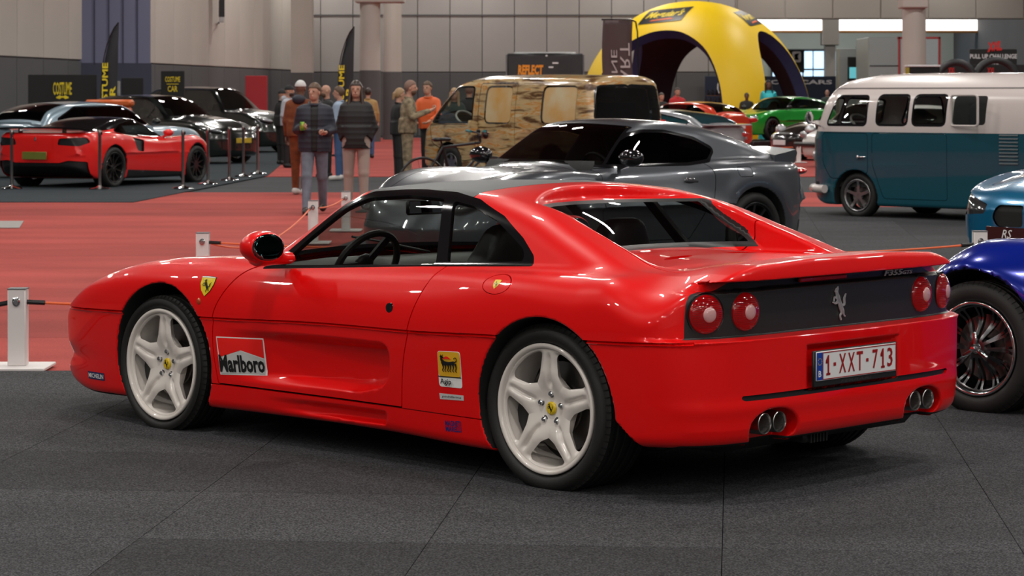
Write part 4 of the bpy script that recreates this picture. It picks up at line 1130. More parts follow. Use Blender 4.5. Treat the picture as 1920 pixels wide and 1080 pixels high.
# grey coupe with a curved tail, behind the red one
GREY = mat('grey_metallic', (.085,.092,.108), .3, .55, 1.0, .03)
Ps = dict(w=[(-1.05,.86),(-.6,.93),(0,.955),(.5,.925),(1.0,.885),(1.6,.885),(2.1,.91),(2.47,.925),(3,.90),(3.5,.86)],
    c=[(-1.05,.99),(-.9,1.03),(-.6,.98),(0,.96),(1,.90),(1.85,.945),(2.2,.925),(2.6,.87),(3.0,.79),(3.3,.68),(3.5,.58)],
    s=[(-1.05,.90),(-.7,.945),(-.4,.955),(0,.965),(.4,.955),(.8,.925),(1.3,.90),(1.85,.90),(2.2,.925),(2.5,.915),(2.8,.87),(3.1,.77),(3.35,.66),(3.5,.58)],
    b=[(-1.05,.34),(-.8,.24),(-.5,.18),(3,.15),(3.5,.20)], ku=.5, kl=.3, zg=.62,
    roof=[(-1.1,.94),(-.9,.985),(-.55,1.07),(-.2,1.17),(.2,1.27),(.6,1.335),(.9,1.35),(1.15,1.34),(1.35,1.30),(1.55,1.20),(1.97,.94),(2.3,.75)],
    gw=[(-1.1,.60),(-.5,.68),(0,.76),(.5,.80),(1.3,.80),(1.9,.78),(2.3,.76)], tum=.52, crown=.03, zb=.93, gk=.06, wsc=.32,
    xf=2.3, Ln=1.16, xr=-.25, Lr=.64, nf=2.7, nr=3.6, nt=.5, nz=.45, rt=-.1, box=(-1.15, 3.6, 1.0, 1.42),
    flare=[(0,.36,.45,.018),(2.47,.36,.44,.015)], wells=[(0,.35,.385),(2.47,.35,.375)],
    wheels=[(0,.935,.345,.27,.265, thin_spokes(10, .020, .012, .06, pair=.0, dish=.03), MBLACK, dict(detail=False, segs=56)), (2.47,.905,.34,.25,.26, thin_spokes(10,.020,.012,.06), MBLACK)])
win = [(1.76,.965),(1.50,1.125),(1.33,1.20),(1.15,1.232),(.88,1.228),(.55,1.165),(.36,1.075),(.47,.99),(.75,.965)]
supra = build_car('sports_car', 'metallic grey fastback coupe with bulging rear arch and ducktail, right behind the red coupe', (1.57, 22.57), 222, Ps, [
    ('windscreen', SMOKE, 'ws', (1.33, 1.90, .07, .96), dict(frame=.02)),
    ('side_window', DARK_GLASS, 'side', roundpoly(win, .03), dict(frame=.028)),
    ('rear_window', DARK_GLASS, 'rw', (-.62, .25, .12, 1.03), dict(frame=.02)),
    ('door', GREY, 'side', catmull([(1.82,.93),(1.90,.7),(1.84,.40),(1.75,.30)],4,False)+catmull([(.80,.30),(.58,.62),(.50,.85),(.56,.965)],4,False), dict(gap=.007, yin=.6)),
    ('bonnet', GREY, 'top', roundpoly([(1.93,-.01),(1.93,.60),(2.7,.60),(3.25,.42),(3.3,-.01)], .06), dict(gap=.007, z=.6)),
    ('fuel_flap', GREY, 'side', roundpoly([(.22,.83),(.05,.83),(.05,.92),(.22,.92)], .03), dict(gap=.005, yin=.7)),
    ('rear_diffuser', BLACK_PLASTIC, 'side', [(-.60,.15),(-.62,.42),(-1.2,.42),(-1.2,.15)], dict(yin=-1, split=False)),
    ], GREY, cell=.02, iters=3)
cabin(supra, .5, 1.75, .72, .45, (.95,), None, (1.72, .88), .35)
b = B()
for s in (1,-1): lens(supra, 'door_mirror', BLACK_GLOSS, (1.62, .97*s, 1.02), (.085, .13, .075)); 
b.tube([(1.60,-.80,.93),(1.6,-.95,.97)], .02, 6); b.tube([(1.60,.80,.93),(1.6,.95,.97)], .02, 6); b.build('mirror_arm', BLACK_GLOSS, supra)
sw_ = B()   # ducktail spoiler
n_ = 24; vs = []
for i in range(n_+1):
    y = -.72 + 1.44*i/n_; k = (y/.72)**2; xr = -.98 + .20*k; zt = 1.075 - .02*k
    vs += [(xr+.30, y, zt-.045), (xr, y, zt), (xr-.012, y, zt-.03), (xr+.02, y, zt-.12), (xr+.30, y, zt-.10)]
fs = [(5*i+j, 5*i+(j+1)%5, 5*i+5+(j+1)%5, 5*i+5+j) for i in range(n_) for j in range(5)] + [(0,1,2,3,4), tuple(5*n_+k for k in (4,3,2,1,0))]
sw_.add(vs, fs); sw_.build('tail_spoiler', GREY, supra, angle=50)
for s in (1,-1):
    o = lens(supra, 'tail_lamp', TAIL, (-.80, .68*s, .86), (.10, .20, .038)); o.rotation_euler = (0, 0, -.5*s)
    o = lens(supra, 'headlamp', LAMP_D, (3.12, .66*s, .66), (.20, .10, .05)); o.rotation_euler = (0, .35, -.5*s)
    b = B(); b.sph((0,0,0), .045, 16, 10, (2.0,.5,.9)); b.tube([(-.08,.02,0),(.08,.02,.005)], .010, 6); o = b.build('door_handle', LAMP_D, supra); o.location = (.80, .875*s, .80)

# teal and white van
TEAL = mat('teal_paint', (.001,.065,.095), .25, 0, .6); CREAM = mat('cream_white_paint', (.62,.55,.53), .28, 0, 1.0)
POL = mat('polished_alloy', (.45,.45,.46), .25, 1)
def bus_extra(L, x, y, z, R):
    return smax(L, -(np.abs(z - 1.105 - .0*x) - .004)*1.0 - .004 + 0*y, .001) if False else L
Pb = dict(w=[(-1.1,.84),(-.6,.865),(2.2,.865),(3.5,.84)], c=[(-1.2,1.76),(-.9,1.81),(0,1.845),(1.5,1.85),(2.3,1.835),(2.8,1.775),(3.1,1.69),(3.4,1.55)],
    s=[(-1.2,1.60),(-.9,1.64),(0,1.66),(2.3,1.66),(2.8,1.63),(3.1,1.58),(3.4,1.45)], s0=.25, s1=.80, b=[(-1.2,.26),(-.6,.16),(2.9,.16),(3.3,.26)], zg=1.05, ku=.30, kl=.03,
    xf=2.55, Ln=.84, nf=2.6, nt=.42, nz=1.0, nb=.2, xr=-.55, Lr=.52, nr=3.2, rt=.1, rz=1.0, kr=.20, box=(-1.25,3.5,.92,1.95), wells=[(2.4,.27,.345),(0,.27,.34)], wy=.55,
    two=(lambda x, y, z: 1.10 - z - .0*x, CREAM), gw=[(-1.2,.86),(3.5,.86)], tum=0,
    wheels=[(2.4,.80,.29,.17,.215, thin_spokes(5,.022,.016,.045,dish=.02), POL, dict(segs=48)), (0,.80,.30,.19,.215, thin_spokes(5,.022,.016,.045,dish=.02), POL)])
fr = dict(frame=.03, yin=.55)
bsteps = [('door_window', CLEARG, 'side', roundpoly([(2.86,1.20),(2.235,1.20),(2.235,1.545),(2.70,1.545)], .04), fr)]
for (a, c_) in ((2.045,1.60),(1.49,1.03)): bsteps.append(('side_window', CLEARG, 'side', roundpoly([(a,1.205),(c_,1.205),(c_,1.555),(a,1.555)], .05), fr))
bsteps += [('popout_opening', WELL, 'side', roundpoly([(.90,1.20),(.42,1.20),(.42,1.56),(.90,1.56)], .05), dict(yin=.55)),
    ('windscreen', CLEARG, 'front', roundpoly([(.05,1.20),(.66,1.20),(.62,1.50),(.05,1.52)], .05), dict(frame=.025, x=2.7, split=True)),
    ('front_door', TEAL, 'side', roundpoly([(2.95,1.085),(2.19,1.085),(2.19,.58),(2.30,.50),(2.80,.50),(2.95,.7)], .05), dict(gap=.008, yin=.5)),
    ('cargo_door', TEAL, 'side', roundpoly([(2.12,1.085),(.98,1.085),(.98,.26),(1.95,.26),(2.12,.7)], .04), dict(gap=.006, yin=.5)),
    ('gutter', mat('gutter_dark', (.12,.10,.10), .5), 'x', lambda x, y, z: np.maximum(np.abs(z - 1.655) - .006, .45 - np.abs(y)), dict(inset=-.006))]
bus = build_car('camper_van', 'vintage teal and white camper van with polished five-spoke wheels, a rear side window popped open', (6.68, 30.07), 135, Pb, bsteps, TEAL, cat='van', cell=.027)
b = B()
for k in range(9): b.box((.075, .868, .735+k*.043), (.27, .012, .018), rx=.5); 
b.build('air_louvre', mat('louvre_dark', (.004,.02,.03), .4), bus)
b = B(); b.prism(roundpoly([(-.24,-.19),(.24,-.19),(.24,.19),(-.24,.19)], .05), -.012, .012, lambda u, v, w: (u, w, v)); 
fr_ = B(); P_ = roundpoly([(-.24,-.19),(.24,-.19),(.24,.19),(-.24,.19)], .05); fr_.tube([(p[0], 0, p[1]) for p in P_], .016, 6, closed=True)
pw = empty('popout_window', (.90, .88, 1.38), R_(0), parent=bus)
o = fr_.build('window_frame', CREAM, pw); o.location = (-.235, .06, 0); o.rotation_euler = (0, 0, R_(-14))
b = B(); b.prism([(p[0]*.97, p[1]*.97) for p in P_], -.004, .004, lambda u, v, w: (u, w, v)); o = b.build('window_pane', CLEARG, pw); o.location = (-.235, .06, 0); o.rotation_euler = (0, 0, R_(-14))
b = B()
for s in (1,-1):
    b.tube([(3.38,0,.36),(3.34,.35*s,.36),(3.20,.68*s,.36),(2.98,.86*s,.36),(2.85,.89*s,.36)], .055, 10)
b.build('bumper', CREAM, bus)
for s in (1,-1):
    b = B(); b.box((2.28,.885*s,.78),(.13,.02,.02),bev=.008); b.box((2.33,.88*s,.78),(.03,.04,.05),bev=.01); b.build('door_handle', CHROME, bus)
    lens(bus, 'headlamp', LAMP_G, (3.24, .52*s, .78), (.05,.10,.10))
    b = B(); b.tube([(2.95,.80*s,1.16),(3.0,1.0*s,1.22)], .012, 6); b.sph((3.0,1.02*s,1.28), .085, 12, 8, (.25,1,1)); b.build('door_mirror', CHROME, bus)
b = B(); b.box((1.4,0,.42),(3.4,1.5,.06)); b.box((.2,0,.8),(.06,1.5,.8)); b.box((2.85,0,.95),(.12,1.3,.34)); b.build('cabin_lining', mat('cabin_black', (.01,.01,.01), .8), bus, smooth=False)
for sx in (2.15, 1.15):
    b = B(); b.box((sx,0,.95),(.14,1.3,.42),bev=.05,ry=-.15); b.box((sx+.28,0,.74),(.5,1.3,.14),bev=.05); b.build('bench_seat', mat('seat_white', (.35,.33,.32), .5), bus)
b = B(); b.tube([(2.62+.1*math.cos(2*math.pi*k/24), .40+.2*math.sin(2*math.pi*k/24), 1.22+.10*math.cos(2*math.pi*k/24)) for k in range(24)], .014, 6, closed=True); b.build('steering_wheel', mat('seat_white', (.35,.33,.32), .5), bus)

# brown weathered van with its bonnet to the left
def rust_mat():
    m = bpy.data.materials.new('streaked_van_paint'); m.use_nodes = True; nt = m.node_tree; b = nt.nodes['Principled BSDF']
    b.inputs['Roughness'].default_value = .25; b.inputs['Coat Weight'].default_value = .8
    tc = nt.nodes.new('ShaderNodeTexCoord'); mp = nt.nodes.new('ShaderNodeMapping'); mp.inputs['Scale'].default_value = (1.1, 1.1, 6.5)
    n = nt.nodes.new('ShaderNodeTexNoise'); n.inputs['Scale'].default_value = 1.7; n.inputs['Detail'].default_value = 5; n.inputs['Distortion'].default_value = .6
    r = nt.nodes.new('ShaderNodeValToRGB'); e = r.color_ramp.elements
    e[0].position = .26; e[0].color = (.03,.015,.008,1); e[1].position = .78; e[1].color = (.62,.50,.34,1)
    for p, c in ((.38,(.16,.08,.03)),(.46,(.42,.30,.15)),(.54,(.55,.40,.20)),(.60,(.50,.20,.03)),(.66,(.58,.45,.25))):
        q = e.new(p); q.color = (*c, 1)
    nt.links.new(tc.outputs['Object'], mp.inputs['Vector']); nt.links.new(mp.outputs[0], n.inputs['Vector']); nt.links.new(n.outputs['Fac'], r.inputs['Fac']); nt.links.new(r.outputs['Color'], b.inputs['Base Color'])
    return m
RUST = rust_mat()
Pv = dict(w=[(-1.1,.90),(-.5,.92),(3,.92),(4.2,.88)], c=[(-1.2,1.88),(-.8,1.93),(1,1.955),(2.2,1.94),(2.75,1.86),(3.05,1.62),(3.45,1.25),(3.6,1.10),(3.95,1.0),(4.2,.80)],
    s=[(-1.2,1.80),(-.8,1.86),(1,1.88),(2.2,1.86),(2.7,1.78),(3.0,1.55),(3.42,1.18),(3.6,1.05),(3.95,.96),(4.2,.78)], s0=.3, s1=.85, b=[(-1.2,.32),(-.6,.24),(3.6,.24),(4.1,.32)],
    zg=1.0, ku=.16, kl=.06, xf=3.0, Ln=1.08, nf=3.2, nt=.25, nz=.6, xr=-.6, Lr=.46, nr=5.0, rt=.10, rz=1.0, kr=.12, box=(-1.25,4.25,.98,2.02), wells=[(2.92,.34,.38),(0,.34,.38)], wy=.6,
    gw=[(-1.2,.92),(4.2,.92)], tum=0, wheels=[(2.92,.86,.33,.2,.2, thin_spokes(6,.04,.03,.07), POL), (0,.86,.33,.2,.2, thin_spokes(6,.04,.03,.07), POL)])
fv = dict(frame=.035, yin=.5)
PANEL = mat('painted_panel', (.62,.53,.34), .3, 0, .6, noise=.55, nscale=1.8, col2=(.60,.33,.09))
van = build_car('van', 'brown and gold weathered van with rounded side panels and a dark rear window', (1.39, 43.36), 130, Pv, [
    ('door_window', CLEARG, 'side', roundpoly([(3.40,1.10),(2.22,1.10),(2.22,1.72),(2.68,1.72)], .06), fv),
    ('rear_window', DARK_GLASS, 'rear', roundpoly([(-.01,1.14),(.76,1.14),(.70,1.72),(-.01,1.74)], .10), dict(frame=.04, x=-.8)),
    ('windscreen', CLEARG, 'x', lambda x, y, z: np.maximum.reduce([np.abs(y) - .72, 2.72 - x, x - 3.40, 1.15 - z]), dict(frame=.03, split=False)),
    ('side_panel', PANEL, 'side', roundpoly([(1.86,1.08),(1.13,1.08),(1.13,1.74),(1.86,1.74)], .12), dict(gap=.03, yin=.5, inset=.02, rim=.03)),
    ('side_panel', PANEL, 'side', roundpoly([(.28,1.08),(-.62,1.08),(-.62,1.74),(.28,1.74)][::1], .12), dict(gap=.03, yin=.5, inset=.02, rim=.03)),
    ('front_door', RUST, 'side', roundpoly([(3.50,1.05),(2.12,1.05),(2.12,.42),(2.5,.38),(3.42,.7)], .06), dict(gap=.015, yin=.5)),
    ('sliding_door', RUST, 'side', roundpoly([(2.04,1.80),(1.0,1.80),(1.0,.36),(2.04,.36)], .05), dict(gap=.015, yin=.5)),
    ], RUST, cat='van', cell=.033, iters=2)
b = B(); b.box((1.6,0,.45),(3.8,1.6,.05)); b.box((-.3,0,.95),(.05,1.6,1.0)); b.box((3.35,0,.95),(.3,1.5,.3),bev=.08); b.build('cabin_lining', mat('cabin_black', (.01,.01,.01), .8), van, smooth=False)
b = B(); b.tube([(3.0+.12*math.cos(2*math.pi*k/24), .42+.21*math.sin(2*math.pi*k/24), 1.16+.13*math.cos(2*math.pi*k/24)) for k in range(24)], .018, 6, closed=True); b.build('steering_wheel', mat('wheel_cream', (.5,.48,.42), .4), van)
for s in (): seat_mesh(van, (2.25, .42*s, .62), mat('dark_seat', (.02,.02,.025), .8), recline=.15)
b = B(); b.prism(roundpoly([(-.09,-.13),(.09,-.13),(.09,.13),(-.09,.13)], .04), -.03, .03, lambda u, v, w: (w, u, v)); o = b.build('door_mirror', RUST, van); o.location = (2.05, 1.02, 1.0)
for s in (1,-1):
    b = B(); b.box((-1.02, .80*s, .95), (.08, .14, .40), bev=.02); b.build('tail_lamp', TAIL, van)

# red mid-engined coupe with black wheels behind the chrome posts
RED2 = mat('red_paint_bright', (.80,.012,.010), .25, 0, 1.0)
P4 = dict(w=[(-1,.93),(-.5,.97),(0,.98),(.8,.94),(1.6,.94),(2.65,.97),(3.6,.90)], c=[(-1,.93),(-.7,.95),(0,.93),(1.6,.80),(2.1,.80),(2.8,.72),(3.3,.60),(3.7,.45)],
    s=[(-1,.92),(-.7,.955),(-.2,.96),(.3,.93),(.9,.86),(1.5,.82),(2.1,.85),(2.65,.87),(3.1,.74),(3.5,.54),(3.7,.45)], b=[(-1,.42),(-.7,.24),(-.4,.16),(3.3,.13),(3.7,.2)], zg=.6, ku=.5, kl=.3,
    roof=[(-1,.80),(-.6,.93),(0,1.06),(.5,1.17),(.9,1.205),(1.15,1.20),(1.4,1.14),(2.2,.80),(2.5,.7)], gw=[(-1,.60),(-.3,.72),(.5,.80),(1.3,.80),(2.2,.76)], tum=.6, zb=.85, wsc=.3, gk=.07, crown=.03,
    xf=2.4, Ln=1.30, nf=3.0, nt=.5, nz=.4, xr=-.3, Lr=.62, nr=4.2, rt=-.05, rz=.6, box=(-1.05,3.75,1.03,1.3), wells=[(0,.35,.385),(2.65,.345,.375)],
    wheels=[(0,.96,.35,.28,.268, thin_spokes(10,.016,.010,.06), MBLACK, dict(segs=48, caliper=mat('caliper_gold',(.5,.25,.02),.4))), (2.65,.95,.34,.24,.26, thin_spokes(10,.016,.010,.06), MBLACK, dict(caliper=mat('caliper_gold',(.5,.25,.02),.4)))])
r488 = build_car('sports_car', 'bright red mid-engined coupe with black wheels and black wing, behind the chrome posts', (-7.65, 42.05), 65.2, P4, [
    ('windscreen', SMOKE, 'ws', (1.22, 2.08, .07, .86), dict(frame=.015)),
    ('side_window', SMOKE, 'side', roundpoly([(1.95,.87),(1.5,1.06),(1.2,1.13),(.95,1.14),(.55,1.08),(.30,.96),(.62,.90)], .03), dict(frame=.02)),
    ('roof_skin', BLACK_GLOSS, 'x', lambda x, y, z: np.maximum.reduce([x - 1.22, -.45 - x, np.abs(y) - .70, .95 - z + 0*x]), dict()),
    ('tail_lamp', BLACK_PLASTIC, 'rear', roundpoly([(.42,.74),(.45,.85),(.88,.87),(.92,.78),(.80,.72)], .03), dict(x=-.5, split=True, inset=.02)),
    ('diffuser', BLACK_PLASTIC, 'rear', [(-.01,.10),(-.01,.44),(.45,.44),(.62,.48),(.90,.46),(.90,.10)], dict(x=-.55, inset=.03)),
    ('side_intake', BLACK_PLASTIC, 'side', roundpoly([(.95,.80),(.62,.86),(.70,.62),(.88,.60)], .03), dict(yin=.7, inset=.03)),
    ('side_skirt', BLACK_PLASTIC, 'side', [(2.25,.22),(.42,.30),(.42,.08),(2.25,.08)], dict(yin=.6)),
    ], RED2, cell=.028)
cabin(r488, .5, 1.9, .68, .35, (.95,), None, (1.8, .78), .4)
b = B()
vs = []
for i in range(17):
    y = -.86+1.72*i/16; k = abs(y/.86)**3
    vs += [(-.62, y, 1.02-.02*k), (-.94+.04*k, y, 1.045-.02*k), (-.95+.04*k, y, 1.015-.02*k), (-.62, y, .995-.02*k)]
b.add(vs, [(4*i+j, 4*i+(j+1)%4, 4*i+4+(j+1)%4, 4*i+4+j) for i in range(16) for j in range(4)] + [(0,1,2,3), (67,66,65,64)])
for y in (-.45,.45): b.box((-.76, y, .975), (.10,.02,.08))
b.build('rear_wing', BLACK_GLOSS, r488)
npl = B(); npl.box((-.99, 0, .56), (.012,.50,.13), bev=.01); nq = npl.build('number_plate', mat('plate_yellow_dim', (.16,.17,.03), .4), r488)
lens(r488, 'badge', CHROME, (-.965,0,.84), (.01,.02,.04))
mirrors(r488, 1.75, .80, .92, RED2)

# royal blue roadster wheel and wing at the right edge
BLUE = mat('royal_blue_paint', (.004,.018,.30), .18, .25, 1.0)
def co_extra(L, x, y, z, R):
    # open cockpit
    ck = smax(smax(np.abs(x - .55)/1.0 - .50, y - .55, .1), .50 - z, .03)
    return smax(L, -ck, .05)
Pc = dict(w=[(-.9,.74),(-.3,.90),(0,.93),(.5,.86),(1.2,.74),(1.7,.76),(2.0,.85),(2.29,.90),(2.6,.84),(3.1,.62)], c=[(-.95,.60),(-.6,.78),(0,.84),(.9,.84),(1.6,.82),(2.2,.76),(2.7,.66),(3.1,.50)],
    s=[(-.95,.58),(-.6,.78),(-.2,.88),(.1,.885),(.6,.83),(1.2,.78),(1.7,.79),(2.05,.855),(2.30,.845),(2.55,.755),(2.85,.60),(3.1,.45)], b=[(-.95,.36),(-.5,.2),(2.6,.18),(3.1,.30)], zg=.55, ku=1.2, kl=.55, s0=.3, s1=.65,
    xf=2.2, Ln=.84, nf=2.3, nt=.3, xr=-.2, Lr=.75, nr=2.4, kr=.16, box=(-1.05,3.12,.98,.95), wells=[(2.29,.33,.375),(0,.33,.375)], wy=.52, flare=[(2.29,.32,.40,.03),(0,.32,.40,.03)], gw=[(-1,.8),(3,.8)], tum=0, extra=co_extra,
    wheels=[])
cobra = build_car('roadster', 'deep blue open roadster with swelling front wing and chrome spoked wheel at the right edge', (4.45, 10.75), 135, Pc, [
    ('side_vent', WELL, 'side', roundpoly([(1.80,.60),(1.62,.62),(1.60,.44),(1.78,.42)], .03), dict(yin=.5, inset=.03)),
    ('door', BLUE, 'side', roundpoly([(1.45,.80),(1.45,.36),(.75,.36),(.75,.82)], .06), dict(gap=.006, yin=.5)),
    ], BLUE, cell=.02, iters=3)
def wire_style():
    def mask(Rr):
        def f(r, t):
            a = np.minimum(np.abs(r*np.sin(ang(t + .10*(r/Rr), 12))), np.abs(r*np.sin(ang(t - .10*(r/Rr) + .0, 12))))
            d = a - .0062
            return smin(smin(d, r - .045, .01), (Rr-.036) - r, .008)
        return f
    def height(Rr): return lambda r, t: -.055 + .045*(1 - sstep(.03,.15,r)) + .03*sstep(.15, Rr-.02, r) + 0*t
    return dict(mask=mask, height=height, thick=.02, nt=420, nr=40, barrel=CHROME, dish=.06)
DCHR = mat('dark_chrome', (.13,.13,.135), .25, 1)
for x in (2.29, 0):
    for s in (1, -1):
        w = make_wheel('wheel', cobra, (x, (.845-.12)*s, .322), s, .325, .24, .236, wire_style(), DCHR, RUBBER, segs=64, detail=True, lug=0, disc=True)
        b = B(); b.lathe([(.0005,.068),(.012,.066),(.022,.05),(.030,.03),(.036,.0),(.045,-.03)], 20, 'y', (0,.075,0))
        for k in range(3): a = k*2*math.pi/3; b.box((.045*math.sin(a), .115, .045*math.cos(a)), (.022,.018,.075), ry=a, bev=.006)
        b.build('wheel_spinner', CHROME, w)
for s in (1,-1):
    b = B(); b.tube([(1.75,.80*s,.24),(.2,.84*s,.22)], .045, 12); b.build('side_pipe', CHROME, cobra)
b = B(); b.tube([(1.15,-.50,.80),(1.02,-.46,1.05),(1.02,.46,1.05),(1.15,.50,.80)], .012, 6); b.build('windscreen_frame', CHROME, cobra)
seat_mesh(cobra, (.25,.28,.42), LEA); seat_mesh(cobra, (.25,-.28,.42), LEA)

# sky-blue coupe front at the right edge
SKYB = mat('sky_blue_paint', (.002,.13,.27), .25, .3, 1.0)
Pm = dict(w=[(-.9,.86),(-.2,.93),(1,.92),(2.8,.935),(3.7,.88)], c=[(-1,1.0),(-.4,1.05),(1.9,1.03),(2.2,1.04),(2.8,1.0),(3.2,.93),(3.45,.85),(3.6,.78),(3.75,.70)],
    s=[(-1,.95),(-.4,1.0),(1.0,.97),(2.2,.97),(2.8,.93),(3.2,.86),(3.45,.80),(3.75,.68)], b=[(-1,.3),(-.5,.2),(3.2,.17),(3.75,.2)], zg=.65, ku=.4, kl=.2, roof=[(-.8,1.02),(-.2,1.2),(.4,1.36),(1,1.40),(1.3,1.37),(2.15,1.02),(2.4,.9)],
    gw=[(-.8,.7),(0,.78),(2.2,.80)], tum=.45, zb=.98, wsc=.25, xf=2.9, Ln=.80, nf=3.1, nt=.45, nz=.66, nb=.2, xr=-.4, Lr=.6, kr=.09, box=(-1.05,3.8,1.0,1.48), wells=[(0,.34,.375),(2.81,.34,.37)],
    wheels=[(2.81,.92,.335,.25,.26, thin_spokes(10,.018,.012,.06), MBLACK), (0,.92,.34,.27,.26, thin_spokes(10,.018,.012,.06), MBLACK)])
def kid(y0): return roundpoly([(y0,.53),(y0+.26,.53),(y0+.31,.60),(y0+.26,.70),(y0,.70)], .03)
m4 = build_car('sports_car', 'bright sky-blue coupe nose with dark twin grille and clear headlamps at the right edge', (6.80, 21.2), 220, Pm, [
    ('windscreen', DARK_GLASS, 'ws', (1.25, 2.05, .07, 1.05), dict(frame=.015)),
    ('side_window', DARK_GLASS, 'side', roundpoly([(1.9,1.04),(1.4,1.26),(.7,1.31),(.1,1.22),(-.15,1.06)], .03), dict(frame=.02)),
    ('rear_window', DARK_GLASS, 'rw', (-.55, .2, .10, 1.08), dict(frame=.02)),
    ('headlamp', LAMP_D, 'front', roundpoly([(.42,.625),(.41,.70),(.70,.765),(.88,.80),(.93,.76),(.93,.68),(.80,.60)], .015), dict(x=2.85, split=True, inset=.012)),
    ('kidney_grille', WELL, 'front', kid(.03), dict(x=3.2, split=True, inset=.02)),
    ('lower_intake', WELL, 'front', [(-.01,.22),(.50,.24),(.46,.40),(-.01,.40)], dict(x=3.0, inset=.03)),
    ('corner_intake', WELL, 'front', roundpoly([(.62,.28),(.84,.30),(.84,.47),(.66,.42)], .02), dict(x=3.0, split=True, inset=.02)),
    ('bonnet', SKYB, 'top', roundpoly([(2.2,-.01),(2.2,.72),(2.9,.70),(3.35,.62),(3.45,-.01)], .05), dict(gap=.007, z=.6)),
    ], SKYB, cell=.022, iters=3)
b = B()
for s in (1,-1):
    for k in range(8): b.box((3.62 - .0*k, (.05+k*.033)*s, .615), (.02,.007,.15))
b.build('grille_bars', mat('grille_bar', (.05,.05,.055), .2, .8), m4)
pb = B(); pb.box((3.69, -.18, .475), (.02, .42, .11), bev=.004); pq = pb.build('show_plate', BLACK_GLOSS, m4)
b = B(); text_poly('RS', .5, .5, .25, .6, .3)(b, lambda u, v: (3.702, -.38+u*.40+.0, .42+v*.11)); b.build('plate_print', D['white'], pq, smooth=False)
for s in (1,-1):
    for k in (0,1): lens(m4, 'lamp_projector', LAMP_G, (3.40 - .09*k - .03, (.64 + .13*k)*s, .695 + .012*k), (.03,.045,.035))
cabin(m4, .3, 1.9, .7, .45, (1.0,), None, (1.9,.98), .45)
# ------------------------------------------------------------------ cars further back
def sedan(name, label, pos, ang_, paint, H=1.42, L=(-1.0, 3.7), wb=2.8, W=.93, hood=1.0, belt=.95, roofx=(.1, 1.3), ws0=2.05, rear=(-.75,.95), glass=None, rimm=None, extra_steps=(), cell=.045, scale=1.0, wheel_r=.34, nf=3.0, cat='car', tail=1.02, gwr=None, **kw):
    glass = glass or DARK_GLASS
    P = dict(w=[(L[0],W-.07),(0,W),(wb,W),(L[1],W-.07)], c=[(L[0],tail),(rear[0],tail+.01),(ws0-.1,hood),(wb+.2,hood-.08),(L[1]-.2,hood-.25),(L[1],hood-.36)],
        s=[(L[0],belt-.03),(0,belt),(ws0,belt),(wb,belt-.04),(wb+.45,belt-.16),(L[1],hood-.38)], b=[(L[0],.36),(L[0]+.4,.2),(L[1]-.4,.17),(L[1],.24)], zg=.62, ku=.45, kl=.25,
        roof=[(rear[0],rear[1]+.02),((rear[0]+roofx[0])/2-.1,(H+rear[1])/2+.06),(roofx[0],H-.025),((roofx[0]+roofx[1])/2,H),(roofx[1],H-.03),(ws0,hood-.02),(ws0+.3,hood-.2)],
        gw=[(L[0],(gwr or W-.22)),(.3,W-.11),(ws0+.3,W-.12)], tum=.48, zb=belt, wsc=.25, xf=L[1]-1.0, Ln=1.0, nf=nf, nt=.4, nz=.6, xr=L[0]+.75, Lr=.75, nr=4.0, rt=.08, box=(L[0]-.08, L[1]+.06, W+.07, H+.08),
        wells=[(0,.35,wheel_r+.045),(wb,.35,wheel_r+.035)], wheels=[(x, W-.005, wheel_r, .24, wheel_r-.075, thin_spokes(10,.018,.012,.06), rimm or MBLACK, dict(segs=28, disc=False)) for x in (0, wb)])
    P.update(kw)
    xr0 = rear[0] + .25
    zt = H - .10
    winp = roundpoly([(ws0-.22,belt+.04),(roofx[1]-.08,zt),(roofx[0]+.05,zt-.02),(xr0+.15,belt+.14),(xr0+.30,belt+.04)], .05)
    steps = [('windscreen', glass, 'ws', (roofx[1]+.06, ws0-.03, .08, hood+.01), dict(frame=.02)), ('side_window', glass, 'side', winp, dict(frame=.025)),
             ('rear_window', glass, 'rw', (rear[0]+.10, roofx[0]-.10, .12, rear[1]+.04), dict(frame=.02))] + list(extra_steps)
    return build_car(name, label, pos, ang_, P, steps, paint, scale=scale, cat=cat, cell=cell, iters=2)
def lamps_rear(root, x, yw, z, sc=(.05,.18,.06), m=None):
    for s in (1,-1): lens(root, 'tail_lamp', m or TAIL, (x, yw*s, z), sc)
def lamps_front(root, x, yw, z, sc=(.14,.16,.08), m=None, rz=.5):
    for s in (1,-1): lens(root, 'headlamp', m or LAMP_G, (x, yw*s, z), sc).rotation_euler = (0, .2, -rz*s)
def plate(root, x, z, m=None, w=.52):
    b = B(); b.box((x, 0, z), (.02, w, .115), bev=.004); return b.build('number_plate', m or PF, root)
PBLUE = mat('pale_blue_paint', (.22,.30,.36), .3, .3, 1.0)
lblue = sedan('estate_car', 'pale blue long-roofed car with dark rear glass, behind the bright red coupe', (-8.9, 46.9), 57, PBLUE, H=1.44, L=(-1.05,3.75), wb=2.95, W=.97, hood=.98, belt=.96, roofx=(-.1,1.35), ws0=2.25, rear=(-.95,1.02), tail=1.0, rimm=MBLACK, cell=.04, scale=1.02)
lamps_front(lblue, 3.35, .72, .70, (.22,.10,.06)); lamps_rear(lblue, -1.0, .66, .90)
mirrors(lblue, 1.95, .84, 1.05, MBLACK)
DKGR = mat('black_green_paint', (.012,.016,.014), .22, .2, 1.0)
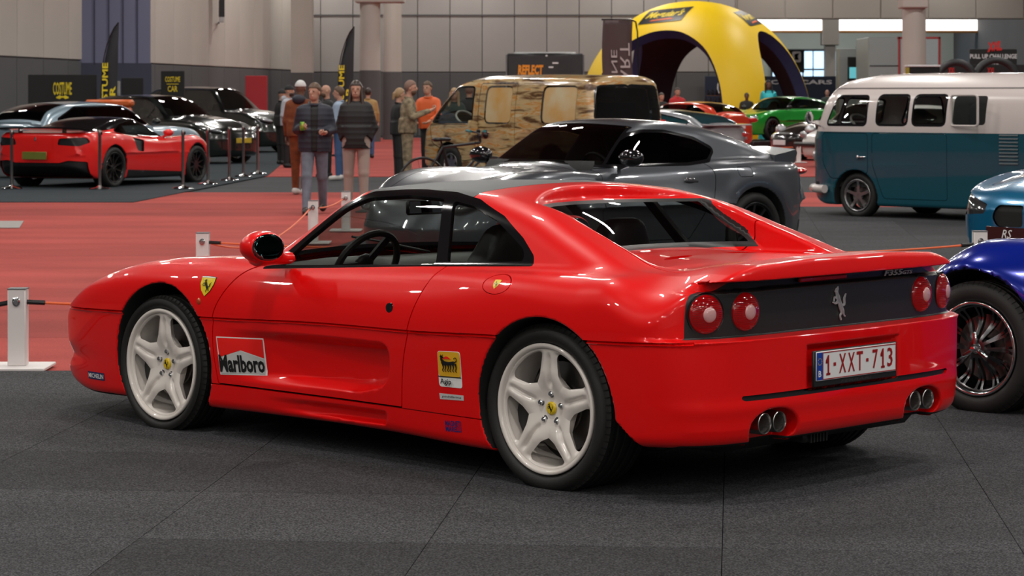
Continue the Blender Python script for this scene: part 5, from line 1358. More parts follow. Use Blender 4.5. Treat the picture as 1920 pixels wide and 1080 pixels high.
blk1 = sedan('saloon_car', 'black saloon with yellow front plate facing the red aisle, left of the visitors', (-9.35, 58.6), -35, DKGR, H=1.62, L=(-1.0,3.85), wb=2.95, W=.97, hood=1.12, belt=1.02, roofx=(0.,1.45), ws0=2.45, rear=(-.9,1.15), tail=1.1, glass=SMOKE, wheel_r=.36, gwr=.86)
lamps_front(blk1, 3.55, .72, .80, (.2,.16,.05)); plate(blk1, 3.84, .55, mat('plate_yellow', (.55,.40,.03), .4)); cabin(blk1, .2, 2.2, .75, .5, (1.2,), None, (2.2,1.0), .45)
blk2 = sedan('black_car', 'second black car, taller, parked behind the black saloon', (-9.6, 70.5), -32, DKGR, H=1.86, L=(-1.0,4.0), wb=3.0, W=1.0, hood=1.22, belt=1.15, roofx=(-.3,1.6), ws0=2.55, rear=(-1.0,1.25), tail=1.2, glass=SMOKE, wheel_r=.38, gwr=.88)
lamps_front(blk2, 3.7, .74, .92, (.2,.16,.06)); cabin(blk2, .2, 2.3, .8, .6, (1.2,), None, None, .5)
ORG = mat('orange_red_paint', (.62,.045,.012), .25, .2, 1.0)
bmw = sedan('saloon_car', 'orange-red saloon seen from its rear corner beside the yellow tent leg', (5.75, 69.9), 135, ORG, H=1.44, L=(-1.0,3.7), wb=2.8, hood=1.0, belt=.98, rear=(-.72,1.06), tail=1.06, glass=SMOKE)
lamps_rear(bmw, -.93, .68, .90, (.08,.22,.07)); plate(bmw, -1.0, .72); cabin(bmw, .2, 1.9, .72, .45, (1.0,), None, None, .4)
SILV = mat('silver_paint', (.36,.38,.41), .3, .4, 1.0)
silver = sedan('hatchback', 'silver wedge hatchback with a flat ducktail, in front of the orange-red saloon', (4.05, 54.6), 135, SILV, H=1.28, L=(-1.05,3.2), wb=2.4, W=.88, hood=.88, belt=.88, roofx=(.35,1.15), ws0=1.85, rear=(-.90,.93), tail=.92, glass=mat('teal_tint', (.012,.05,.06), .05, 0, 1), gwr=.74)
lamps_rear(silver, -.96, .6, .72, (.06,.20,.06)); 
b = B(); b.box((-.98,0,.94), (.24,1.5,.035), bev=.01, ry=-.05); b.build('tail_spoiler', SILV, silver)
GRN = mat('bright_green_paint', (.01,.33,.03), .22, .15, 1.0)
green = sedan('sports_car', 'bright green sports car with dark wheels behind the camper van nose', (9.45, 79.75), 225, GRN, H=1.34, L=(-.95,3.5), wb=2.5, W=.93, hood=.90, belt=.93, roofx=(.2,1.15), ws0=1.95, rear=(-.8,.95), tail=.95, glass=SMOKE, scale=1.05); green.location.z = .19
gp = B().box((0,0,.10),(5.2,2.6,.17),bev=.02).build('display_platform', BLACK_PLASTIC); gp.location = (8.45, 78.75, 0); gp.rotation_euler = (0,0,R_(45)); tag(gp, 'low black platform carrying the bright green sports car', 'platform')
lamps_front(green, 3.12, .66, .68, (.16,.12,.08)); cabin(green, .2, 1.8, .72, .4, (1.0,), None, None, .4); mirrors(green, 1.7, .8, 1.0, MBLACK)
GB = mat('gloss_black_paint', (.012,.012,.013), .15, .1, 1.0)
blkf = sedan('sports_car', 'gloss black sports car nose with round lamps and white plate behind the white post', (9.9, 61.5), 205, GB, H=1.36, L=(-.95,3.5), wb=2.4, W=.92, hood=.92, belt=.92, roofx=(.3,1.2), ws0=1.9, rear=(-.8,.95), tail=.95, glass=SMOKE, scale=1.05)
lamps_front(blkf, 3.05, .66, .72, (.14,.13,.12)); plate(blkf, 3.5, .42)
E30 = mat('white_car_paint', (.62,.58,.56), .3, 0, .8)
e30 = sedan('saloon_car', 'white classic saloon front corner, mostly hidden behind the camper van', (9.75, 55.3), 205, E30, H=1.38, L=(-1.05,3.35), wb=2.57, W=.83, hood=.98, belt=.93, roofx=(.1,1.15), ws0=1.85, rear=(-.7,.98), tail=.98, glass=SMOKE, rimm=POL, nf=7.0, wheel_r=.31)
b = B(); b.box((3.36,0,.50),(.14,1.66,.10),bev=.03); b.build('bumper', BLACK_PLASTIC, e30)
lamps_front(e30, 3.28, .62, .72, (.06,.13,.08), rz=0)
CRM2 = mat('ivory_car_paint', (.60,.57,.50), .3, 0, .8)
ivory = sedan('estate_car', 'white estate car with a red side stripe, seen through the camper van windows', (11.2, 46.0), 178, CRM2, H=1.50, L=(-1.1,3.5), wb=2.6, W=.86, hood=.96, belt=.92, roofx=(-.5,1.1), ws0=1.8, rear=(-1.0,1.0), tail=.98, glass=SMOKE, rimm=POL, gwr=.76)
b = B(); b.box((1.2, .862, .86), (3.6, .03, .12), bev=.01); b.build('side_stripe', mat('stripe_red', (.5,.02,.02), .4), ivory)
# ------------------------------------------------------------------ people
SKIN = mat('skin', (.50,.27,.19), .5); SKIN_D = mat('skin_dark', (.16,.075,.05), .5); SHOE_B = mat('shoe_black', (.012,.012,.013), .5); SHOE_W = mat('shoe_white', (.60,.58,.56), .5)
def rc(x, y, z, a, b_, ra, rb):
    a = np.array(a, float); b_ = np.array(b_, float); d = b_ - a; L2 = (d**2).sum() + 1e-9
    t = np.clip(((x-a[0])*d[0] + (y-a[1])*d[1] + (z-a[2])*d[2]) / L2, 0, 1)
    return np.sqrt((x-a[0]-t*d[0])**2 + (y-a[1]-t*d[1])**2 + (z-a[2]-t*d[2])**2) - (ra + (rb-ra)*t)
def box_of(pts, pad, h):
    P = np.array(pts); lo = P.min(0) - pad; hi = P.max(0) + pad
    return [np.arange(lo[i], hi[i] + h, h) for i in range(3)]
def merge(*ms):
    V = np.concatenate([m.V for m in ms]); N = np.concatenate([m.N for m in ms]); o = 0; T = []
    for m in ms: T.append(m.T + o); o += len(m.V)
    return M(V, np.concatenate(T), N)
def hand_mesh(w, fwd, out, s=1, curl=.8):
    """w wrist, fwd direction of the forearm, out = palm normal; five fingers"""
    w = np.array(w, float); f = np.array(fwd, float); f /= np.linalg.norm(f); n = np.array(out, float); n -= f*(n@f); n /= np.linalg.norm(n); sd = np.cross(f, n)*s
    segs = [(w - f*.02, w + f*.05, .022, .026), (w + f*.02 + sd*.012, w + f*.075 + sd*.028, .014, .013), (w + f*.02 - sd*.012, w + f*.075 - sd*.028, .014, .013)]
    for k, L in enumerate((.068, .080, .074, .058)):
        b0 = w + f*.082 + sd*(.030 - .020*k); b1 = b0 + (f*math.cos(curl*.6) + n*math.sin(curl*.6))*L*.45; b2 = b1 + (f*math.cos(curl*1.5) + n*math.sin(curl*1.5))*L*.35; b3 = b2 + (f*math.cos(curl*2.3) + n*math.sin(curl*2.3))*L*.28
        segs += [(b0 - f*.02, b1, .0095, .009), (b1, b2, .009, .0082), (b2, b3, .0082, .007)]
    t0 = w + f*.03 + sd*.026; t1 = t0 + (f*.5 + sd*.7 + n*.3)*.036; t2 = t1 + (f*.8 + sd*.1 + n*.5)*.032
    segs += [(t0 - f*.01, t1, .0125, .010), (t1, t2, .010, .0085)]
    def fn(x, y, z):
        d = None
        for a, b_, ra, rb in segs:
            q = rc(x, y, z, a, b_, ra, rb); d = q if d is None else smin(d, q, .006)
        return d
    pts = [p for s_ in segs for p in s_[:2]]
    return mesh_sdf(fn, *box_of(pts, .02, .0075), 1, e=1e-3)
def person(label, pos, face, h=1.75, look=0, arms=((.10,.12),(.10,.12)), hands=None, legs=((.0,0),(.0,0)), jacket=None, puffer=False, hood=None, trousers=None, shoes=None, hair=None, hair_kind='short', hat=None, skin=None, top=None, lean=0, female=False, fine=False, elbows=None, wrists=None, sleeves=True, group=None, skirt=None, beard=None):
    """face: world heading in degrees; elbows / wrists: explicit (x,y,z) for (left,right) in body space of a 1.75 m figure"""
    k = h/1.75; root = empty('person', (pos[0], pos[1], 0), R_(face), label, 'person', group); root.scale = (k,)*3
    cs = .022 if not fine else .016; sh = .175 if not female else .150; hp = .085 if not female else .095
    lx = lambda z: lean*max(0, z-.95)
    hip = [np.array((0, s*hp, .92)) for s in (1,-1)]
    kn = [np.array((legs[i][0]*.45 + (.03 if legs[i][0] > 0 else .0), s*(hp+.012), .50 + .02*abs(legs[i][0]))) for i, s in ((0,1),(1,-1))]
    an = [np.array((legs[i][0] - (.06 if legs[i][1] else 0), s*(hp+.015), .085 + legs[i][1])) for i, s in ((0,1),(1,-1))]
    shd = [np.array((lx(1.42), s*sh, 1.385)) for s in (1,-1)]
    if elbows is None: elbows = [(arms[0][0]*.2+lx(1.15), sh+.06, 1.13), (arms[1][0]*.2+lx(1.15), -sh-.06, 1.13)]
    if wrists is None: wrists = [(arms[0][0]+lx(.9), sh+arms[0][1]*.6, .90), (arms[1][0]+lx(.9), -sh-arms[1][1]*.6, .90)]
    el = [np.array(e, float) for e in elbows]; wr = [np.array(e, float) for e in wrists]
    nk = np.array((lx(1.48), 0, 1.47)); hd = np.array((lx(1.63)+.02, 0, 1.635)); ca, sa = math.cos(R_(look)), math.sin(R_(look))
    torso = lambda x, y, z, o: smin(smin(np.sqrt((x-lx(1.25))**2/1.0 + (np.maximum(np.abs(y)-.085,0))**2 + ((z-1.25)*.55)**2) - .118 - o, np.sqrt(x**2 + (np.maximum(np.abs(y)-.06,0))**2 + ((z-.97)*.8)**2) - .112 - o, .08), rc(x, y, z, shd[0]-[0,.06,.015], shd[1]+[0,.06,-.015], .056+o, .056+o), .06)
    def legs_f(x, y, z, o, lo=0):
        d = None
        for i in (0,1):
            q = smin(rc(x, y, z, hip[i], kn[i], .085+o, .055+o*1.2), rc(x, y, z, kn[i], an[i], .052+o*1.2, .036+o*1.3), .02); d = q if d is None else smin(d, q, .015)
        return d
    def arm_f(i, x, y, z, o): return smin(rc(x, y, z, shd[i], el[i], .052+o, .040+o), rc(x, y, z, el[i], wr[i], .038+o, .026+o), .02)
    def body(x, y, z):
        d = smin(torso(x, y, z, -.008), legs_f(x, y, z, -.006), .05); d = smin(d, rc(x, y, z, (nk[0]-.01,0,1.40), hd-[.01,0,.05], .055, .050), .03)
        for i in (0,1): d = smin(d, arm_f(i, x, y, z, -.004), .03)
        for i in (0,1): d = smin(d, rc(x, y, z, an[i], an[i]+[.12,0,-.045], .035, .03), .02)
        return d
    def rot(x, y): X = x - hd[0]; return X*ca + y*sa, -X*sa + y*ca
    def head(x, y, z):
        u, v = rot(x, y); w = z - hd[2]
        d = np.sqrt((u/.092)**2 + (v/.074)**2 + ((w-.02)/.098)**2)*.085 - .085
        d = smin(d, np.sqrt(((u-.022)/.066)**2 + (v/.055)**2 + ((w+.062)/.056)**2)*.056 - .056, .03)
        d = smin(d, np.sqrt(((u-.100)/.016)**2 + (v/.013)**2 + ((w+.012)/.028)**2)*.015 - .015, .012)   # nose
        d = smin(d, np.sqrt(((u-.083)/.010)**2 + (v/.026)**2 + ((w+.052)/.009)**2)*.010 - .010, .008)   # lips
        for s in (1,-1):
            d = smin(d, np.sqrt(((u+.002)/.018)**2 + ((v-.076*s)/.010)**2 + ((w+.005)/.030)**2)*.012 - .012, .006)
            d = smax(d, -(np.sqrt((u-.098)**2 + (v-.033*s)**2 + (w-.012)**2) - .012), .014)
        return smin(d, rc(x, y, z, (nk[0]-.01,0,1.44), hd-[.012,0,.04], .052, .050), .02)
    sk = skin or SKIN
    allp = [*kn, *an, *shd, *el, *wr, hd, nk, *hip, an[0]+[.12,0,0], an[1]+[.12,0,0]]
    parts = [mesh_sdf(body, *box_of(allp, .14, cs), 1, e=3e-3), mesh_sdf(head, *box_of([hd], .155, .009 if fine else .013), 1, e=2e-3)]
    for i, s in ((0,1),(1,-1)):
        f = wr[i]-el[i]; parts.append(hand_mesh(wr[i], f, (-.2, -s, .1) if abs(f[2]) > .18 else (0,-s*.4,.6) , s, 1.0 if (hands and hands[i]) else .5))
    to_obj('body', merge(*parts), sk, root)
    P3 = [hip[0], hip[1], *kn, *an]
    # trousers
    tm = trousers or mat('jeans_dark', (.02,.025,.04), .8)
    tr = mesh_sdf(lambda x, y, z: np.maximum(smin(legs_f(x, y, z, .014 if not skirt else .03), torso(x, y, z, .004), .04), np.maximum(z - 1.02, .085 - z)), *box_of(P3, .15, cs), 1, e=3e-3)
    if skirt: tr = mesh_sdf(lambda x, y, z: np.maximum(np.sqrt(x**2+y**2) - (.13 + .17*np.clip((1.25-z)/1.2, 0, 1)) - .012*np.cos(np.arctan2(y, x)*9)*np.clip((1.2-z), 0, 1), np.maximum(z-1.2, .06-z)), np.arange(-.36,.37,.024), np.arange(-.36,.37,.024), np.arange(0,1.26,.024), 1, e=3e-3)
    to_obj('trousers' if not skirt else 'dress_skirt', tr, tm, root)
    # jacket
    jm = jacket or mat('jacket_black', (.012,.012,.014), .6)
    jl = .84 if puffer else .90
    def jk(x, y, z):
        o = .022 if puffer else .014
        r = 0
        if puffer: r = .0032*np.abs(np.sin(z*42 + 0*x))
        d = smin(torso(x, y, z, o), np.maximum(np.sqrt(x**2 + (np.maximum(np.abs(y)-.065,0))**2) - (.118+o), z - 1.12), .08)
        d = np.maximum(d, np.maximum(z - 1.50, jl - z)); d = smax(d, z - 1.485, .03)
        for i in (0,1): d = smin(d, arm_f(i, x, y, z, (.021 if puffer else .012)), .035)
        for i in (0,1):
            f = (wr[i]-el[i])/np.linalg.norm(wr[i]-el[i]); d = np.maximum(d, np.where(np.sqrt((x-wr[i][0])**2+(y-wr[i][1])**2+(z-wr[i][2])**2) < .12, (x-wr[i][0])*f[0]+(y-wr[i][1])*f[1]+(z-wr[i][2])*f[2] + .01, -1))
        return d + r - .0035*(1 if puffer else 0)
    jme = mesh_sdf(jk, *box_of([*shd, *el, *wr, (0,0,jl), (0,0,1.5)], .17, cs), 2, e=2e-3)
    if top:   # open front showing a shirt
        op, jme = carve(jme, lambda x, y, z: np.maximum(np.abs(y) - (.045 + .02*(z-1.1)), lx(1.25)+.02 - x))
        to_obj('shirt', op, top, root, inset=.018)
    to_obj('jacket', jme, jm, root)
    # collar or hood
    b = B(); n = 14; b.tube([(nk[0]-.005+.066*math.cos(2*math.pi*q/n), .074*math.sin(2*math.pi*q/n), 1.478-.012*math.cos(2*math.pi*q/n)) for q in range(n)], .022 if hood else .015, 7, closed=True)
    if hood: b.sph((nk[0]-.10, 0, 1.47), .09, 12, 8, (.75,1.15,.85))
    b.build('hood' if hood else 'collar', hood or jm, root)
    sm = shoes or SHOE_B
    for i in (0,1):
        a = an[i]; sh_ = mesh_sdf(lambda x, y, z: np.maximum(smin(rc(x, y, z, (a[0]-.03,a[1],a[2]-.03), (a[0]+.15,a[1]*1.05,a[2]-.045), .050, .042), rc(x, y, z, a-[0.005,0,.02], a+[0,0,.03], .048, .046), .03), a[2]-.085 - z), *box_of([a, a+[.16,0,0]], .10, .018), 1, e=2e-3)
        to_obj('shoe', sh_, sm, root)
    # eyes
    for s in (1,-1):
        u, v, w = .077, .032*s, .012; b = B(); b.sph((hd[0]+u*ca-v*sa, u*sa+v*ca, hd[2]+w), .0105, 8, 6); b.build('eye', mat('eye_dark', (.05,.035,.03), .2), root)
    if hat: hair = None
    if hair or hat:
        hm = hair or mat('hair_dark', (.02,.013,.01), .6)
        def hr(x, y, z):
            u, v = rot(x, y); w = z - hd[2]
            d = np.sqrt(((u+.006)/.104)**2 + (v/.086)**2 + ((w-.026)/.111)**2)*.09 - .09
            line = .045 - .5*np.minimum(u, .02) if hair_kind != 'long' else .052 - .9*np.minimum(u, .03)
            d = smax(d, np.where(u > -.03, np.minimum(-.02 + 1.0*(u+.03), .056) - w, -.060 - w), .012)
            if hair_kind == 'long':
                d = smin(d, np.maximum(np.sqrt(((u+.055)/.055)**2 + (v/.105)**2)*.06 - .06, np.maximum(-.33 - w, w - .04)), .04)
                for s in (1,-1): d = smin(d, rc(u, v, w, (.02,.072*s,.02), (.06,.10*s,-.24), .022, .028), .02)
            if hair_kind == 'tied': d = smin(d, rc(u, v, w, (-.11,0,.02), (-.13,0,-.08), .035, .02), .02)
            return d
        if hair:
            me = mesh_sdf(hr, *box_of([hd, hd-[0,0,.30 if hair_kind == 'long' else 0]], .17, .011 if fine else .015), 2, e=2e-3); to_obj('hair', me, hm, root)
        if hat:
            ht = mesh_sdf(lambda x, y, z: smax(np.sqrt(((rot(x,y)[0]+.004)/.104)**2 + (rot(x,y)[1]/.088)**2 + ((z-hd[2]-.03)/.105)**2)*.09 - .09, .028 + hd[2] - z, .012), *box_of([hd], .17, .013), 1, e=2e-3)
            to_obj('hat', ht, hat, root)
    if beard:
        bd = mesh_sdf(lambda x, y, z: np.maximum(np.sqrt(((rot(x,y)[0]-.026)/.070)**2 + (rot(x,y)[1]/.061)**2 + ((z-hd[2]+.062)/.062)**2)*.06 - .06, np.maximum(z - hd[2] + .028, .02 - rot(x,y)[0])), *box_of([hd], .13, .012), 1, e=2e-3)
        to_obj('beard', bd, beard, root)
    return root
JEANS = mat('jeans_washed', (.17,.19,.24), .8, noise=.35, nscale=6); NAVY = mat('navy_quilt', (.018,.020,.034), .62); BLK = mat('black_cloth', (.010,.010,.011), .7); BEIGE = mat('beige_cloth', (.40,.30,.26), .85)
RUST_C = mat('rust_cloth', (.22,.055,.015), .85, noise=.4, nscale=8); GREYH = mat('pale_grey_cloth', (.42,.42,.47), .85); LBL = mat('light_blue_cloth', (.30,.38,.50), .8); ORJ = mat('orange_cloth', (.72,.12,.025), .6); GRNC = mat('dark_green_cloth', (.03,.045,.04), .8)
CAMO = mat('camouflage_cloth', (.30,.24,.15), .85, nscale=14, col2=(.12,.10,.06)); BROWNH = mat('brown_hair', (.10,.055,.03), .5); BLOND = mat('fair_hair', (.35,.22,.11), .5); DKH = mat('dark_brown_hair', (.035,.018,.012), .4)
XX = lambda px, Z: (px-960)/4570*Z
# the two walking towards the camera
p1 = person('young man in navy quilted jacket and washed jeans walking, drink can in hand', (XX(590,32.2), 32.2), -88, 1.72, look=-28, jacket=NAVY, puffer=True, top=BLK, trousers=JEANS, shoes=SHOE_B, hair=BROWNH, fine=True,
    legs=((-.20,.03),(.28,0)), elbows=[(.0,.235,1.14),(-.04,-.235,1.13)], wrists=[(.20,.16,1.10),(.22,-.17,1.16)], hands=(1,1), hood=NAVY)
b = B(); b.lathe([(.0005,-.058),(.028,-.056),(.033,-.048),(.033,.048),(.027,.058),(.0005,.057)], 20, 'z'); cn = b.build('drink_can', mat('can_yellow_green', (.45,.50,.04), .3, .5, nscale=20, col2=(.05,.30,.05)))
tag(cn, 'yellow-green drink can held by the man in the quilted jacket', 'can'); cp = p1.matrix_basis @ Vector((.30*1.0, -.150, 1.185)); cn.location = (p1.location.x + (cp - p1.location).x, p1.location.y + (cp - p1.location).y, cp.z)
person('young woman with long dark hair, black puffer jacket and beige trousers, hands in pockets', (XX(668,33.4), 33.4), -92, 1.76, female=True, jacket=mat('black_puffer', (.012,.011,.012), .62), puffer=True, trousers=BEIGE, shoes=SHOE_W, hair=DKH, hair_kind='long', fine=True,
    legs=((.05,0),(-.04,0)), elbows=[(-.05,.235,1.12),(-.05,-.235,1.12)], wrists=[(.02,.165,.96),(.02,-.165,.96)], hands=(1,1))
person('man in pale grey hoodie and black beanie standing side-on by the black saloon', (XX(541,53.5), 53.5), -20, 1.80, jacket=GREYH, hood=GREYH, trousers=BLK, hat=BLK, beard=DKH, wrists=[(.22,.12,1.02),(.22,-.12,1.02)], elbows=[(-.02,.25,1.12),(-.02,-.25,1.12)])
person('man in white cap and rust trousers just behind the man with the can', (XX(563,38.6), 38.6), 80, 1.80, jacket=RUST_C, hood=NAVY, trousers=RUST_C, shoes=SHOE_W, hat=mat('white_cloth', (.6,.6,.6), .7), skin=SKIN_D, hair=DKH, legs=((.1,0),(-.12,.0)))
person('bald man in black jacket looking left, behind the walking couple', (XX(613,47), 47), 200, 1.78, jacket=BLK, trousers=BLK, beard=BROWNH)
person('person in light blue shirt half hidden behind the long-haired woman', (XX(637,45.5), 45.5), 170, 1.74, jacket=LBL, trousers=mat('jeans_blue', (.05,.10,.22), .8), shoes=SHOE_W, hair=BROWNH)
person('person in tan jacket and jeans far behind the woman', (XX(690,62), 62), 90, 1.78, jacket=mat('tan_cloth', (.42,.26,.10), .8), trousers=mat('jeans_blue', (.05,.10,.22), .8), hair=DKH)
person('person in dark cap behind the man in the grey hoodie', (XX(528,56), 56), 30, 1.72, jacket=BLK, trousers=BLK, hat=BLK, hair=DKH)
person('man with short hair in camouflage uniform beside the brown van', (XX(764,41.5), 41.5), 0, 1.82, jacket=CAMO, trousers=CAMO, beard=BROWNH, hair=mat('shaved_hair', (.22,.13,.10), .7), elbows=[(.08,.24,1.18),(.10,-.26,1.16)], wrists=[(.36,.10,1.27),(.38,-.12,1.27)], hands=(1,1), look=-10, lean=.05)
person('person in black coat hidden behind the man in camouflage', (XX(748,44), 44), 20, 1.70, jacket=BLK, trousers=BLK, hair=BLOND, hair_kind='tied')
person('man in orange and navy jacket leaning over the brown van door', (XX(806,46.5), 46.5), -115, 1.84, jacket=ORJ, trousers=BLK, hair=BROWNH, lean=.12, elbows=[(.15,.26,1.15),(.15,-.26,1.15)], wrists=[(.30,.16,1.05),(.30,-.16,1.05)])
person('fair-haired woman in dark green coat seen through the van window', (XX(852,48.5), 48.5), -95, 1.72, female=True, jacket=GRNC, trousers=BLK, hair=BLOND, hair_kind='long', elbows=[(.05,.26,1.12),(.05,-.26,1.12)], wrists=[(.26,.07,1.18),(.26,-.07,1.18)], hands=(1,1))
person('man in dark coat seen from behind through the van window', (XX(880,51), 51), 85, 1.80, jacket=BLK, trousers=BLK, hair=mat('shaved_hair', (.22,.13,.10), .7))
person('man in red hooded sweatshirt standing at the yellow tent', (XX(1270,74.6), 74.6), -80, 1.84, jacket=mat('red_cloth', (.50,.015,.02), .7), hood=mat('red_cloth', (.50,.015,.02), .7), trousers=BLK, hair=DKH)
person('person in dark top at the left edge of the yellow tent', (XX(1240,73), 73), -70, 1.68, jacket=BLK, trousers=BLK, hair=DKH)
person('bald man behind the bright green car', (XX(1551,98.3), 98.3), -100, 1.86, jacket=GRNC, trousers=BLK)
person('person with dark hair in glossy turquoise dress in front of the tent opening', (XX(1441,81.6), 81.6), -90, 2.12, female=True, jacket=mat('turquoise_satin', (.02,.42,.48), .25, .3), trousers=mat('turquoise_satin', (.02,.42,.48), .25, .3), skirt=True, hair=BLK, hair_kind='long', skin=SKIN_D)
person('person with dark face beside the tent leg, behind the orange-red saloon', (XX(1400,83.2), 83.2), -90, 1.70, jacket=BLK, trousers=BLK, hair=DKH, skin=SKIN_D)
# ------------------------------------------------------------------ tent, stands, flags, posts
YEL = mat('tent_yellow', (.86,.57,.0), .5); TBLK = mat('tent_lining', (.008,.010,.02), .6); 
def tent():
    root = empty('inflatable_tent', (6.6, 88.0, 0), R_(-27), 'big yellow inflatable tent with arched openings, dark inside', 'tent')
    root.scale = (1.43,)*3; a, H = 2.75, 3.52
    def dome(x, y, z, o=0):
        r = ((np.abs(x)/(a-o))**3.2 + (np.abs(y)/(a-o))**3.2)**(1/3.2)
        return ((np.abs(r)**2.1 + np.abs(z/(H-o))**2.1)**(1/2.1) - 1)*2.2
    me = mesh_sdf(lambda x, y, z: dome(x, y, z), np.arange(-3,3.05,.12), np.arange(-3,3.05,.12), np.arange(-.3,4.3,.12), 2, e=1e-2)
    me, _ = carve(me, lambda x, y, z: .02 - z)
    op = catmull([(-1.86,-.6),(-1.80,.5),(-1.62,1.45),(-1.2,2.2),(-.6,2.62),(.0,2.74),(.6,2.62),(1.2,2.2),(1.62,1.45),(1.80,.5),(1.86,-.6)], 4, False)
    for ax in (0, 1):
        if ax: op = [(p[0]*.84, p[1]) for p in op]
        _, me = carve(me, lambda x, y, z: np.maximum(polysdf(op, (x, y)[ax], z, .3), 1.0 - np.abs((y, x)[ax])))
    to_obj('tent_skin', me, YEL, root, rim=.0)
    inner = M(me.V - me.N*.28, me.T[:, ::-1], -me.N); inner.V[:,2] = np.maximum(inner.V[:,2], .02)
    to_obj('tent_lining', inner, TBLK, root)
    to_obj('tent_edge', me, mat('tent_edge', (.02,.03,.10), .6), root, rim=.28, inset=.01)
    def patch(side, cx, cz, w, h, txt, sk=.25):
        def pt(u, v):
            X = cx + (u-.5)*w + (v-.5)*h*sk; Z = cz + (v-.5)*h + (u-.5)*.10
            y = -2.9 if side == 'f' else 2.9
            for _ in range(40):
                if side == 'f': f = float(dome(np.float64(X), np.float64(y), np.float64(Z))); y += max(-.2, min(.2, f))*.6
                else: f = float(dome(np.float64(y), np.float64(X), np.float64(Z))); y -= max(-.2, min(.2, f))*.6
            return (X, y-.02, Z) if side == 'f' else (y+.02, X, Z)
        b = B(); grid_poly()(b, pt); o = b.build('logo_patch', BLACK_PLASTIC, root, smooth=False)
        def pt2(u, v): p = pt(u, v); return (p[0], p[1]-.015, p[2]) if side == 'f' else (p[0]+.015, p[1], p[2])
        b = B(); text_poly(txt, .5, .56, .84, .62, .3, .03)(b, pt2); b.build('logo_print', mat('print_yellow', (.75,.55,.02), .5), o, smooth=False)
        b = B(); grid_poly([(.25,.14),(.8,.18),(.70,.28),(.3,.24)])(b, pt2); b.build('logo_flash', mat('print_orange', (.75,.12,.02), .5), o, smooth=False)
    patch('f', -.25, 3.12, 1.15, .36, "Meguiar's"); patch('r', .1, 3.08, 1.1, .36, "Meguiar's")
tent()
def board(name, label, cat, x0, x1, y0, y1, Z, m, texts=(), thick=.06, foot=True, rz=0, extra=None):
    """upright board given by its left/right and top/bottom as seen from the entrance aisle at distance Z (metres)"""
    s = 4570/Z; X0, X1 = (x0-960)/s, (x1-960)/s; zt = 1.533 + (183.8-y0)/s; zb = max(.02, 1.533 + (183.8-y1)/s)
    root = empty(name, ((X0+X1)/2, Z, 0), R_(rz), label, cat); w, h = X1-X0, zt-zb; 
    B().box((0,0,(zt+zb)/2), (w, thick, h), bev=.01).build('panel', m, root, smooth=False)
    if foot and zb > .05:
        b = B(); b.box((-w*.42,0,zb/2),(.06,.06,zb)); b.box((w*.42,0,zb/2),(.06,.06,zb)); b.box((-w*.42,0,.02),(.1,.5,.04)); b.box((w*.42,0,.02),(.1,.5,.04)); b.build('legs', MBLACK, root, smooth=False)
    for tx in texts:
        t, cx, cy, tw, th, tm = tx[:6]; kw = tx[6] if len(tx) > 6 else {}
        b = B()
        if t is None: grid_poly(kw['poly'])(b, lambda u, v: ((u-.5)*w, -thick/2-.012, zb + v*h))
        elif kw.get('vert'):
            text_poly(t, .5, .5, 1, 1, 0, .02)(b, lambda u, v: ((cx-.5)*w - (v-.5)*tw*w*(1 if not kw.get('mirror') else 1), -thick/2-.012, zb + cy*h + ((u-.5) if not kw.get('mirror') else (u-.5))*th*h))
        else: text_poly(t, cx, cy, tw, th, kw.get('shear', 0), kw.get('bold', .02))(b, lambda u, v: ((u-.5)*w, -thick/2-.012, zb + v*h))
        b.build('lettering', tm, root, smooth=False)
    return root
YT = mat('print_yellow_bright', (.85,.65,.02), .5); WT = mat('print_white', (.7,.7,.72), .5); BBK = mat('board_black', (.012,.012,.013), .7)
bow = [(.36,.06),(.44,.13),(.47,.10),(.53,.10),(.56,.13),(.64,.06),(.64,.02),(.56,-.02),(.53,.03),(.47,.03),(.44,-.02),(.36,.02)]
board('display_wall', 'black display wall with yellow COSTUME lettering behind the bright red coupe', 'display wall', 53, 182, 140, 240, 61, BBK,
    [('COSTUME', .50, .74, .27, .24, YT), (None, 0, 0, 0, 0, YT, dict(poly=[(.41+(x-.36)*.65, .55+y*.5) for x, y in bow]))])
board('display_wall', 'plain black display wall right of the first feather flag', 'display wall', 228, 269, 146, 240, 62, BBK)
board('roll_up_banner', 'black roll-up banner reading COSTUME CAR above the black saloon', 'banner', 302, 346, 133, 245, 63, BBK, [('COSTUME', .5, .86, .64, .09, YT), ('CAR', .5, .70, .42, .10, YT), (None,0,0,0,0,YT,dict(poly=[(.25,.775),(.75,.775),(.75,.785),(.25,.785)]))], thick=.05)
board('red_panel', 'plain red panel standing behind the second black car', 'panel', 460, 501, 142, 215, 78, mat('panel_red', (.50,.03,.04), .7))
board('white_panel', 'small pale poster panel between the two black display walls', 'panel', 210, 225, 152, 200, 63.5, mat('poster_pale', (.40,.40,.36), .6, noise=.5, nscale=5))
ob = empty('orange_counter', (XX(206,54.2), 54.2, 0), 0, 'orange rounded counter in front of the black display wall', 'counter')
B().box((0,0,1.42), (1.02,.6,.16), bev=.05).build('top', mat('orange_plastic', (.62,.12,.02), .4), ob); B().box((0,0,.68), (.92,.5,1.34), bev=.05).build('cabinet', mat('orange_plastic', (.62,.12,.02), .4), ob)
